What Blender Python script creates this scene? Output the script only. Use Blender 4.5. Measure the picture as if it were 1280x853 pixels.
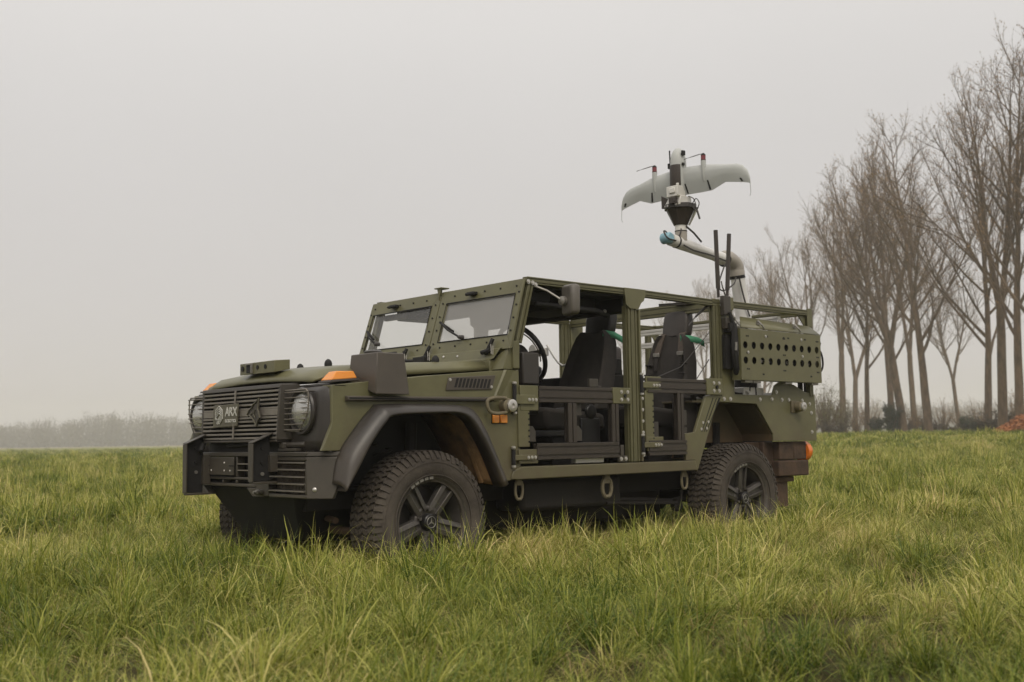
import bpy, math, random
import numpy as np
from mathutils import Vector, Matrix
for o in list(bpy.data.objects): bpy.data.objects.remove(o)
SC = bpy.context.scene
COL = SC.collection
R = math.radians
rnd = random.Random(7)

# ---------------------------------------------------------------- camera
CAM = Vector((-3.7659, -5.7322, 0.8478)); YAW, PITCH, ROLL = R(48.0953), R(5.0513), R(-0.8156)
FPX = 1387.1
fw = Vector((math.cos(YAW)*math.cos(PITCH), math.sin(YAW)*math.cos(PITCH), math.sin(PITCH)))
rt = fw.cross(Vector((0, 0, 1))).normalized(); up = rt.cross(fw)
rr = math.cos(ROLL)*rt + math.sin(ROLL)*up; uu = -math.sin(ROLL)*rt + math.cos(ROLL)*up
cd = bpy.data.cameras.new('camera'); cam = bpy.data.objects.new('camera', cd); COL.objects.link(cam)
M = Matrix((rr, uu, -fw)).transposed().to_4x4(); M.translation = CAM; cam.matrix_world = M
cd.sensor_width = 36; cd.lens = FPX/1280*36; cd.clip_end = 5000; cd.clip_start = 0.05
cd.dof.use_dof = True; cd.dof.focus_distance = 6.3; cd.dof.aperture_fstop = 4.0
SC.camera = cam
FH = Vector((math.cos(YAW), math.sin(YAW), 0)); RH = Vector((math.sin(YAW), -math.cos(YAW), 0))

# ---------------------------------------------------------------- overcast daylight
SUN_EL, SUN_AZ = R(48), R(238)          # azimuth of the sun, counter-clockwise from +X
w = bpy.data.worlds.new('World'); SC.world = w; w.use_nodes = True
nt = w.node_tree; N = nt.nodes; L = nt.links; N.clear()
sky = N.new('ShaderNodeTexSky'); sky.sky_type = 'NISHITA'; sky.sun_disc = False
sky.sun_elevation = SUN_EL; sky.sun_rotation = math.pi/2-SUN_AZ
sky.dust_density = 6; sky.air_density = 1
hs = N.new('ShaderNodeHueSaturation'); hs.inputs['Saturation'].default_value = 0.12
L.new(sky.outputs[0], hs.inputs['Color'])
# cloud deck: even grey that brightens towards the zenith as overcast skies do
tc = N.new('ShaderNodeTexCoord'); sp = N.new('ShaderNodeSeparateXYZ'); L.new(tc.outputs['Generated'], sp.inputs[0])
cr = N.new('ShaderNodeValToRGB'); L.new(sp.outputs['Z'], cr.inputs[0])
cr.color_ramp.interpolation = 'B_SPLINE'
e = cr.color_ramp.elements; e[0].position = 0.0; e[0].color = (.49, .466, .458, 1); e[1].position = 1.0; e[1].color = (1.0, .965, .92, 1)
m_ = cr.color_ramp.elements.new(0.35); m_.color = (.455, .446, .442, 1)
cn = N.new('ShaderNodeTexNoise'); cn.inputs['Scale'].default_value = 1.6; cn.inputs['Detail'].default_value = 5; L.new(tc.outputs['Generated'], cn.inputs['Vector'])
cm = N.new('ShaderNodeMapRange'); cm.inputs[1].default_value = .3; cm.inputs[2].default_value = .7; cm.inputs[3].default_value = 13.6; cm.inputs[4].default_value = 14.4; L.new(cn.outputs[0], cm.inputs[0])
ml = N.new('ShaderNodeVectorMath'); ml.operation = 'SCALE'; L.new(cm.outputs[0], ml.inputs['Scale']); L.new(cr.outputs[0], ml.inputs[0])
mx = N.new('ShaderNodeMixRGB'); mx.inputs[0].default_value = 0.93
L.new(hs.outputs[0], mx.inputs[1]); L.new(ml.outputs[0], mx.inputs[2])
bg = N.new('ShaderNodeBackground'); bg.inputs['Strength'].default_value = 0.1
L.new(mx.outputs[0], bg.inputs['Color'])
wo = N.new('ShaderNodeOutputWorld'); L.new(bg.outputs[0], wo.inputs[0])
sd = bpy.data.lights.new('sun', 'SUN'); sd.energy = 1.4; sd.angle = R(24); sd.color = (1.0, 0.91, 0.78)
sun = bpy.data.objects.new('sun', sd); COL.objects.link(sun)
sdir = Vector((math.cos(SUN_EL)*math.cos(SUN_AZ), math.cos(SUN_EL)*math.sin(SUN_AZ), math.sin(SUN_EL)))
sun.rotation_euler = sdir.to_track_quat('Z', 'Y').to_euler()
SC.view_settings.view_transform = 'Standard'; SC.view_settings.look = 'None'
SC.view_settings.exposure = 0.0; SC.view_settings.gamma = 1
SC.render.engine = 'CYCLES'; SC.cycles.use_denoising = True
SC.cycles.max_bounces = 8; SC.cycles.volume_bounces = 1; SC.cycles.transparent_max_bounces = 16
SC.cycles.volume_max_steps = 64

# ---------------------------------------------------------------- materials
def nodes(name):
    m = bpy.data.materials.new(name); m.use_nodes = True
    n = m.node_tree.nodes; b = n['Principled BSDF']; return m, m.node_tree, n, m.node_tree.links, b
def mat(name, col, rough=.5, metal=0, var=.12, scale=9, bump=0.0, bscale=300, dirt=0.0, dcol=(.09, .065, .04), dz=(.2, 1.0), spec=.4, coord='Object', stretch=None):
    m, t, n, l, b = nodes(name)
    tc = n.new('ShaderNodeTexCoord'); src = tc.outputs[coord]
    if stretch:
        mp = n.new('ShaderNodeMapping'); mp.inputs['Scale'].default_value = stretch; l.new(src, mp.inputs[0]); src2 = mp.outputs[0]
    else: src2 = src
    nz = n.new('ShaderNodeTexNoise'); nz.inputs['Scale'].default_value = scale; nz.inputs['Detail'].default_value = 6; nz.inputs['Roughness'].default_value = .62
    l.new(src2, nz.inputs['Vector'])
    mr = n.new('ShaderNodeMapRange'); l.new(nz.outputs['Fac'], mr.inputs[0]); mr.inputs[1].default_value = .3; mr.inputs[2].default_value = .7
    mr.inputs[3].default_value = 1-var; mr.inputs[4].default_value = 1+var
    mm = n.new('ShaderNodeVectorMath'); mm.operation = 'SCALE'; mm.inputs[0].default_value = col; l.new(mr.outputs[0], mm.inputs['Scale'])
    out = mm.outputs[0]
    if dirt > 0:
        sx = n.new('ShaderNodeSeparateXYZ'); l.new(src, sx.inputs[0])
        zr = n.new('ShaderNodeMapRange'); l.new(sx.outputs['Z'], zr.inputs[0]); zr.inputs[1].default_value = dz[1]; zr.inputs[2].default_value = dz[0]
        n2 = n.new('ShaderNodeTexNoise'); n2.inputs['Scale'].default_value = 5.5; n2.inputs['Detail'].default_value = 9; n2.inputs['Roughness'].default_value = .7; l.new(src, n2.inputs['Vector'])
        ad = n.new('ShaderNodeMath'); ad.operation = 'MULTIPLY_ADD'; l.new(zr.outputs[0], ad.inputs[0]); ad.inputs[1].default_value = .55; l.new(n2.outputs['Fac'], ad.inputs[2])
        r2 = n.new('ShaderNodeMapRange'); l.new(ad.outputs[0], r2.inputs[0]); r2.inputs[1].default_value = .55; r2.inputs[2].default_value = .95; r2.inputs[4].default_value = dirt
        mc = n.new('ShaderNodeMixRGB'); l.new(r2.outputs[0], mc.inputs[0]); l.new(out, mc.inputs[1]); mc.inputs[2].default_value = (*dcol, 1); out = mc.outputs[0]
    l.new(out, b.inputs['Base Color'])
    rr_ = n.new('ShaderNodeMapRange'); l.new(nz.outputs['Fac'], rr_.inputs[0]); rr_.inputs[3].default_value = max(.02, rough-.1); rr_.inputs[4].default_value = min(1, rough+.12); l.new(rr_.outputs[0], b.inputs['Roughness'])
    b.inputs['Metallic'].default_value = metal; b.inputs['Specular IOR Level'].default_value = spec
    if bump:
        nb = n.new('ShaderNodeTexNoise'); nb.inputs['Scale'].default_value = bscale; nb.inputs['Detail'].default_value = 3; l.new(src2, nb.inputs['Vector'])
        bp = n.new('ShaderNodeBump'); bp.inputs['Strength'].default_value = bump; bp.inputs['Distance'].default_value = .004; l.new(nb.outputs['Fac'], bp.inputs['Height']); l.new(bp.outputs[0], b.inputs['Normal'])
    return m
olive = mat('olive_paint', (.126, .119, .060), .36, 0, .14, 5, .12, 260, dirt=.75, dz=(.45, 1.1), dcol=(.10, .08, .05))
olive_rail = mat('olive_anodised_aluminium', (.118, .111, .058), .36, .25, .10, 12, .05, 300)
brown_rail = mat('dark_bronze_aluminium', (.060, .050, .042), .34, .35, .12, 14, .04, 300)
dgrey = mat('charcoal_powder_coat', (.052, .045, .037), .42, 0, .12, 6, .15, 420, dirt=.35, dz=(.5, .95), dcol=(.10, .085, .06))
plast = mat('black_plastic', (.042, .037, .033), .36, 0, .12, 9, .12, 380, dirt=.45, dz=(.5, 1.0), dcol=(.09, .07, .05))
dgrey2 = mat('grey_powder_coat', (.075, .063, .051), .42, 0, .1, 6, .12, 400)
slat_m = mat('grille_grey', (.19, .17, .145), .4, .2, .12, 14, .08, 300)
black = mat('matt_black', (.012, .011, .0105), .7, 0, .2, 9)
blackg = mat('satin_black', (.016, .015, .015), .35, 0, .2, 9)
under = mat('underbody_black', (.010, .009, .008), .75, 0, .3, 7, .3, 60, dirt=.3, dz=(.2, 1.1), dcol=(.03, .022, .015))
mud = mat('mud_caked_liner', (.022, .018, .014), .75, 0, .3, 5, .5, 40, dirt=.95, dz=(.5, 1.3), dcol=(.34, .20, .095))
liner2 = mat('dusty_olive_liner', (.085, .070, .040), .6, 0, .2, 5, .2, 80, dirt=.8, dz=(.72, 1.02), dcol=(.17, .11, .06))
rust = mat('rusty_muddy_steel', (.055, .034, .022), .8, 0, .45, 11, .6, 60, dirt=.6, dz=(.3, .8), dcol=(.10, .06, .035))
bolt = mat('zinc_bolt', (.52, .50, .47), .35, .7, .15, 60)
steel = mat('worn_steel', (.26, .245, .22), .42, .6, .25, 30)
alu = mat('plain_aluminium', (.62, .60, .57), .38, .3, .06, 20)
shack = mat('dusty_olive_steel', (.16, .135, .085), .6, .2, .25, 25)
tyre_m = mat('dusty_rubber', (.040, .032, .025), .85, 0, .3, 14, .35, 90, dirt=.85, dz=(.0, .85), dcol=(.105, .088, .070))
rim_m = mat('dark_wheel_alloy', (.095, .087, .080), .38, .5, .2, 18, dirt=.3, dz=(0, .7), dcol=(.1, .08, .055))
seat_m = mat('black_seat_cloth', (.030, .026, .023), .85, 0, .25, 18, .5, 180)
head_m = mat('headrest_leatherette', (.045, .038, .034), .5, 0, .12, 20, .3, 260)
strap_m = mat('harness_webbing', (.085, .066, .052), .8, 0, .2, 40, .4, 400)
green_m = mat('green_webbing', (.07, .29, .16), .65, 0, .15, 30, .3, 400)
robot_m = mat('robot_arm_grey', (.66, .645, .62), .32, .15, .05, 9)
robot_j = mat('robot_joint_warm_grey', (.36, .33, .29), .45, .1, .08, 12)
blue_m = mat('light_blue_plastic', (.24, .42, .50), .4, 0, .08, 12)
wing_m = mat('drone_foam_grey', (.46, .47, .455), .5, 0, .05, 5, .08, 200)
wht_m = mat('off_white_plastic', (.66, .64, .60), .45, 0, .05, 12)
red_m = mat('dark_red_plastic', (.20, .045, .055), .4, 0, .1, 20)
brn_m = mat('dark_brown_plastic', (.045, .036, .030), .45, 0, .15, 12)
orange_cloth = mat('orange_tape', (.85, .20, .03), .5, 0, .1, 20)
redb = mat('red_button', (.65, .03, .02), .35, 0, .1, 20)
hose_m = mat('grey_cable', (.05, .045, .042), .5, 0, .15, 30)
silver = mat('silver_print', (.55, .54, .50), .45, .2, .08, 60)
plate_m = mat('badge_plate', (.115, .105, .075), .45, .1, .1, 20)
mesh_m = mat('radiator_fins', (.13, .105, .08), .55, .4, .35, 120)
def amber(name, col, em=0.0):
    m, t, n, l, b = nodes(name); b.inputs['Base Color'].default_value = (*col, 1); b.inputs['Roughness'].default_value = .22
    b.inputs['Transmission Weight'].default_value = .25; b.inputs['Subsurface Weight'].default_value = .3; b.inputs['Subsurface Radius'].default_value = (.04, .015, .005)
    wv = n.new('ShaderNodeTexWave'); wv.inputs['Scale'].default_value = 40; tc = n.new('ShaderNodeTexCoord'); l.new(tc.outputs['Object'], wv.inputs[0])
    bp = n.new('ShaderNodeBump'); bp.inputs['Strength'].default_value = .3; bp.inputs['Distance'].default_value = .002; l.new(wv.outputs[1], bp.inputs['Height']); l.new(bp.outputs[0], b.inputs['Normal'])
    return m
amber_m = amber('amber_lens', (1.0, .36, .05)); taill_m = amber('orange_red_lens', (1.0, .25, .03))
def schlick(n, l, r0=.04, normal=None):
    lw = n.new('ShaderNodeLayerWeight'); lw.inputs['Blend'].default_value = .5
    if normal is not None: l.new(normal, lw.inputs['Normal'])
    p = n.new('ShaderNodeMath'); p.operation = 'POWER'; l.new(lw.outputs['Facing'], p.inputs[0]); p.inputs[1].default_value = 5
    q = n.new('ShaderNodeMath'); q.operation = 'MULTIPLY_ADD'; l.new(p.outputs[0], q.inputs[0]); q.inputs[1].default_value = 1-r0; q.inputs[2].default_value = r0
    return q
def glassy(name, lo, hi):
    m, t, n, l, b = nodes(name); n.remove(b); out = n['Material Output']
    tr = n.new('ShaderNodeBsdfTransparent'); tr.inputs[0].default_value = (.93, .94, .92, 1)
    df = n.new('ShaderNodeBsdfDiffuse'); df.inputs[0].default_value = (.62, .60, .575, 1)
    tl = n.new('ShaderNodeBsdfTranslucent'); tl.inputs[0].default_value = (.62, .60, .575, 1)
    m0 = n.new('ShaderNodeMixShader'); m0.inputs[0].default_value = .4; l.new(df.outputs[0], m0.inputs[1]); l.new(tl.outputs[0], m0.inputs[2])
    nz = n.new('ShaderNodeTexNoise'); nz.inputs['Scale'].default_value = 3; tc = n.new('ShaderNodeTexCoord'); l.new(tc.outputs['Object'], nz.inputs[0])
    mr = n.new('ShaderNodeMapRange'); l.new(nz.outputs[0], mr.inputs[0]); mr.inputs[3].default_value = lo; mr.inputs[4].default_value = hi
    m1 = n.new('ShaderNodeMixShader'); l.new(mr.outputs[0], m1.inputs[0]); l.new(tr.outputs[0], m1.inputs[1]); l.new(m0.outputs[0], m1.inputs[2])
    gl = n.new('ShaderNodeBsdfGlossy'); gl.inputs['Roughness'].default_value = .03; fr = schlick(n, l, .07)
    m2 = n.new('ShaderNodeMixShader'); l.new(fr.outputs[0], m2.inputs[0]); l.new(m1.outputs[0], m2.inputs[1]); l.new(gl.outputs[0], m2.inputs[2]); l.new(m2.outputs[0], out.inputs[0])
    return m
glass_m = glassy('sky_veiled_windscreen_glass', .50, .60); glass_c = glassy('clear_windscreen_glass', .10, .18)  # near pane's pale diffuse veil paints in the reflected sky
def lens():
    m, t, n, l, b = nodes('headlight_glass'); n.remove(b); out = n['Material Output']
    tr = n.new('ShaderNodeBsdfTransparent'); gl = n.new('ShaderNodeBsdfGlossy'); gl.inputs['Roughness'].default_value = .14
    tc = n.new('ShaderNodeTexCoord'); wv = n.new('ShaderNodeTexWave'); wv.inputs['Scale'].default_value = 18; wv.bands_direction = 'Y'; l.new(tc.outputs['Object'], wv.inputs[0]); bp = n.new('ShaderNodeBump'); bp.inputs['Strength'].default_value = .5; bp.inputs['Distance'].default_value = .003; l.new(wv.outputs[1], bp.inputs['Height']); l.new(bp.outputs[0], gl.inputs['Normal']); fr = schlick(n, l, .30, bp.outputs[0])
    df = n.new('ShaderNodeBsdfDiffuse'); df.inputs[0].default_value = (.8, .79, .74, 1); l.new(bp.outputs[0], df.inputs['Normal']); m1 = n.new('ShaderNodeMixShader'); m1.inputs[0].default_value = .38; l.new(tr.outputs[0], m1.inputs[1]); l.new(df.outputs[0], m1.inputs[2])
    m2 = n.new('ShaderNodeMixShader'); l.new(fr.outputs[0], m2.inputs[0]); l.new(m1.outputs[0], m2.inputs[1]); l.new(gl.outputs[0], m2.inputs[2]); l.new(m2.outputs[0], out.inputs[0])
    return m
lens_m = lens()
chrome = mat('headlight_reflector', (.72, .71, .66), .16, 1, .05, 20)

# ---------------------------------------------------------------- geometry helpers
class MB:
    def __init__(s): s.v = []; s.f = []; s.m = []
    def add(s, vs, fs, mi=0):
        b = len(s.v); s.v += [tuple(v) for v in vs]; s.f += [tuple(i+b for i in f) for f in fs]; s.m += [mi]*len(fs); return s
    def box(s, a, b, mi=0):
        x0, y0, z0 = [min(p, q) for p, q in zip(a, b)]; x1, y1, z1 = [max(p, q) for p, q in zip(a, b)]
        return s.add([(x0, y0, z0), (x1, y0, z0), (x1, y1, z0), (x0, y1, z0), (x0, y0, z1), (x1, y0, z1), (x1, y1, z1), (x0, y1, z1)],
            [(0, 3, 2, 1), (4, 5, 6, 7), (0, 1, 5, 4), (1, 2, 6, 5), (2, 3, 7, 6), (3, 0, 4, 7)], mi)
    def hexa(s, q0, q1, mi=0):           # two quads, each 4 points
        return s.add(list(q0)+list(q1), [(0, 3, 2, 1), (4, 5, 6, 7), (0, 1, 5, 4), (1, 2, 6, 5), (2, 3, 7, 6), (3, 0, 4, 7)], mi)
    def prism(s, pts, ax, a0, a1, mi=0):  # 2-D polygon (other two axes in order) extruded along axis ax
        def P(p, a):
            r = list(p); r.insert(ax, a); return r
        n = len(pts); vs = [P(p, a0) for p in pts]+[P(p, a1) for p in pts]
        return s.add(vs, [tuple(range(n-1, -1, -1)), tuple(range(n, 2*n))]+[(i, (i+1) % n, (i+1) % n+n, i+n) for i in range(n)], mi)
    def cyl(s, p0, p1, r0, r1=None, n=12, mi=0, caps=True):
        r1 = r0 if r1 is None else r1
        p0 = Vector(p0); p1 = Vector(p1); d = (p1-p0).normalized(); a = d.orthogonal().normalized(); b = d.cross(a); vs = []
        for p, r in ((p0, r0), (p1, r1)):
            for i in range(n):
                t = 2*math.pi*i/n; vs.append(p+(a*math.cos(t)+b*math.sin(t))*r)
        fs = [(i, (i+1) % n, (i+1) % n+n, i+n) for i in range(n)]
        if caps: fs += [tuple(range(n-1, -1, -1)), tuple(range(n, 2*n))]
        return s.add(vs, fs, mi)
    def tube(s, path, r, n=6, mi=0, closed=False):
        P = [Vector(p) for p in path]; k = len(P); vs = []; prev = None
        for i, p in enumerate(P):
            if closed: d = P[(i+1) % k]-P[i-1]
            else: d = P[min(i+1, k-1)]-P[max(i-1, 0)]
            d.normalize(); a = (prev-d*prev.dot(d)).normalized() if prev else d.orthogonal().normalized(); prev = a; b = d.cross(a)
            q = r[i] if isinstance(r, (list, tuple)) else r
            for j in range(n): t = 2*math.pi*j/n; vs.append(p+(a*math.cos(t)+b*math.sin(t))*q)
        fs = []; kk = k if closed else k-1
        for i in range(kk):
            for j in range(n):
                i2 = (i+1) % k; fs.append((i*n+j, i*n+(j+1) % n, i2*n+(j+1) % n, i2*n+j))
        if not closed: fs += [tuple(range(n-1, -1, -1)), tuple(range((k-1)*n, k*n))]
        return s.add(vs, fs, mi)
    def lathe(s, c, axis, prof, n=32, mi=0, closed=False):   # prof: (along axis, radius)
        c = Vector(c); d = Vector(axis).normalized(); a = d.orthogonal().normalized(); b = d.cross(a); vs = []
        for h, r in prof:
            for j in range(n): t = 2*math.pi*j/n; vs.append(c+d*h+(a*math.cos(t)+b*math.sin(t))*r)
        k = len(prof); fs = []
        for i in range(k if closed else k-1):
            for j in range(n): i2 = (i+1) % k; fs.append((i*n+j, i*n+(j+1) % n, i2*n+(j+1) % n, i2*n+j))
        if not closed: fs += [tuple(range(n-1, -1, -1)), tuple(range((k-1)*n, k*n))]
        return s.add(vs, fs, mi)
    def loft(s, rows, mi=0, closed=False, cap=False):
        n = len(rows[0]); vs = [p for r in rows for p in r]; fs = []
        for i in range(len(rows)-1):
            for j in range(n if closed else n-1): fs.append((i*n+j, i*n+(j+1) % n, (i+1)*n+(j+1) % n, (i+1)*n+j))
        if cap: fs += [tuple(range(n-1, -1, -1)), tuple(range((len(rows)-1)*n, len(rows)*n))]
        return s.add(vs, fs, mi)
    def rail(s, p0, p1, w, h, upv=(0, 0, 1), nw=1, nh=1, mi=0, slot=.0045, dep=.009):
        # T-slot extrusion: w across, h along 'upv'; nw slots on top/bottom, nh slots on the sides
        p0 = Vector(p0); p1 = Vector(p1); d = (p1-p0).normalized(); U = Vector(upv); U = (U-d*U.dot(d)).normalized(); W = d.cross(U)
        pts = []
        def side(n, length):
            for i in range(n):
                c = -length/2+length*(i+.5)/n
                yield from ((c-slot, 0), (c-slot, dep), (c+slot, dep), (c+slot, 0))
        c0 = .002
        for t, k in side(nw, w): pts.append((t, -h/2+k))
        pts2 = [(-w/2+c0, -h/2)]+pts+[(w/2-c0, -h/2), (w/2, -h/2+c0)]
        for t, k in side(nh, h): pts2.append((w/2-k, t))
        pts2 += [(w/2, h/2-c0), (w/2-c0, h/2)]
        for t, k in side(nw, w): pts2.append((-t, h/2-k))
        pts2 += [(-w/2+c0, h/2), (-w/2, h/2-c0)]
        for t, k in side(nh, h): pts2.append((-w/2+k, -t))
        pts2 += [(-w/2, -h/2+c0)]
        n = len(pts2); vs = [p+W*a+U*b for p in (p0, p1) for a, b in pts2]
        return s.add(vs, [tuple(range(n-1, -1, -1)), tuple(range(n, 2*n))]+[(i, (i+1) % n, (i+1) % n+n, i+n) for i in range(n)], mi)
    def xf(s, fn): s.v = [tuple(fn(Vector(v))) for v in s.v]; return s

def mesh(name, mb, mats, smooth=35):
    me = bpy.data.meshes.new(name); me.from_pydata(mb.v, [], mb.f); me.validate()
    for m in (mats if isinstance(mats, (list, tuple)) else [mats]): me.materials.append(m)
    if isinstance(mats, (list, tuple)) and len(mb.m) == len(me.polygons): me.polygons.foreach_set('material_index', mb.m)
    import bmesh
    b = bmesh.new(); b.from_mesh(me); bmesh.ops.recalc_face_normals(b, faces=b.faces); b.to_mesh(me); b.free()
    if smooth: me.polygons.foreach_set('use_smooth', [True]*len(me.polygons)); me.set_sharp_from_angle(angle=R(smooth))
    me.update(); return me
def link(name, me, parent=None, bevel=0, loc=None):
    o = bpy.data.objects.new(name, me); COL.objects.link(o)
    if parent: o.parent = parent
    if loc is not None: o.location = loc
    if bevel:
        b = o.modifiers.new('bevel', 'BEVEL'); b.width = bevel; b.segments = 2; b.limit_method = 'ANGLE'; b.angle_limit = R(40)
    return o
def part(name, mb, mats, parent, bevel=0, smooth=35, label=None, stuff=False, loc=None):
    o = link(name, mesh(name, mb, mats, smooth), parent, bevel, loc)
    if label: o['label'] = label
    if stuff: o['kind'] = 'stuff'
    return o
def thing(name, label, cat, loc=(0, 0, 0), group=None):
    o = bpy.data.objects.new(name, None); COL.objects.link(o); o.location = loc; o.empty_display_size = .2
    o['label'] = label; o['category'] = cat
    if group: o['group'] = group
    return o
def tag(o, label, cat, group=None):
    o['label'] = label; o['category'] = cat
    if group: o['group'] = group
    return o
def smooth_path(P, k=4):
    P = [Vector(p) for p in P]; out = []
    for i in range(len(P)-1):
        p0 = P[max(i-1, 0)]; p1 = P[i]; p2 = P[i+1]; p3 = P[min(i+2, len(P)-1)]
        for j in range(k):
            t = j/k; out.append(.5*((2*p1)+(p2-p0)*t+(2*p0-5*p1+4*p2-p3)*t*t+(3*p1-p0-3*p2+p3)*t**3))
    return out+[P[-1]]

# bolts share one mesh
_b = MB(); _b.cyl((0, 0, 0), (0, -.006, 0), .0085, .0075, 8); _b.cyl((0, 0, 0), (0, -.002, 0), .0115, .0115, 10)
BOLT = mesh('bolt', _b, bolt)
def bolts(parent, pts, y=-.79, s=1.0, name='bolt'):
    for x, z in pts:
        o = link(name, BOLT, parent, loc=(x, y, z)); o.scale = (s, s, s)
        if y > 0: o.rotation_euler = (0, 0, math.pi)

#VEHICLE
V = thing('off_road_vehicle', 'olive green open off-road vehicle with cage frame body standing in the grass', 'off-road vehicle')
NS = -.79
def mir(pts, s): return [(x, s*y, z) for x, y, z in pts]

# --- chassis
for s in (-1, 1):
    m = MB(); m.box((-.56, s*.40, .47), (3.58, s*.48, .60)); part('chassis_rail', m, under, V, .006)
for nm_, a_, b_ in (('gearbox', (.2, -.36, .27), (2.5, .36, .60)), ('rear_tank', (3.0, -.55, .36), (3.5, .55, .62)), ('fuel_tank', (.85, -.66, .40), (1.75, -.40, .60)), ('exhaust_box', (.9, .40, .26), (2.42, .70, .6))):
    m = MB(); m.box(a_, b_); part(nm_, m, under, V, .03)
m = MB(); m.hexa([(-.57, -.60, 1.05), (-.57, .60, 1.05), (.6, .60, 1.05), (.6, -.60, 1.05)], [(-.57, -.60, 1.158), (-.57, .60, 1.158), (.6, .60, 1.262), (.6, -.60, 1.262)]); part('engine_bay_edge', m, black, V)
m = MB(); m.box((-.55, -.60, .85), (-.45, .60, 1.10)); part('radiator_panel', m, black, V)
for x in (0, 2.85):
    m = MB(); m.cyl((x, -.66, .40), (x, .66, .40), .045, n=12); m.lathe((x, .08, .40), (0, 1, 0), [(-.17, .03), (-.12, .11), (0, .15), (.12, .11), (.17, .03)], 16)
    for s in (-1, 1):
        m.cyl((x+.1, s*.5, .40), (x+.13, s*.5, .95), .035, n=10)
        m.tube([(x-.05+.05*math.cos(t*.7), s*.46+.05*math.sin(t*.7), .45+t*.0065) for t in range(60)], .009, 5)
        m.box((x-.10, s*.58, .30), (x+.10, s*.66, .50))
    part('axle', m, under, V, 0)
m = MB(); m.tube([(-.35, -.6, .36), (-.32, .5, .36)], .022, 8); m.tube([(-.42, -.55, .42), (-.2, .4, .46)], .018, 8); part('steering_rod', m, rust, V)
m = MB(); m.tube([(1.72, -.62, .44), (2.32, -.60, .40), (2.6, -.55, .42)], .016, 8); m.tube([(2.34, -.66, .36), (2.44, -.64, .62)], .009, 6); m.lathe((2.36, -.62, .37), (0, 1, 0), [(-.03, .02), (-.02, .045), (.02, .045), (.03, .02)], 10)
m.tube([(1.6, -.66, .42), (2.34, -.64, .385)], .011, 6); part('brake_linkage', m, under, V)
m = MB(); m.hexa([(-.50, -.34, .30), (-.50, .30, .30), (-.1, .30, .28), (-.1, -.34, .28)], [(-.655, -.50, .60), (-.655, .50, .60), (-.1, .44, .58), (-.1, -.5, .58)]); part('skid_plate', m, black, V, .02)
m = MB()   # closed engine bay and gearbox tunnel so no daylight shows below
m.box((-.5, -.44, .6), (.62, .44, 1.12)); part('engine_block', m, black, V, .02)

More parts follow.
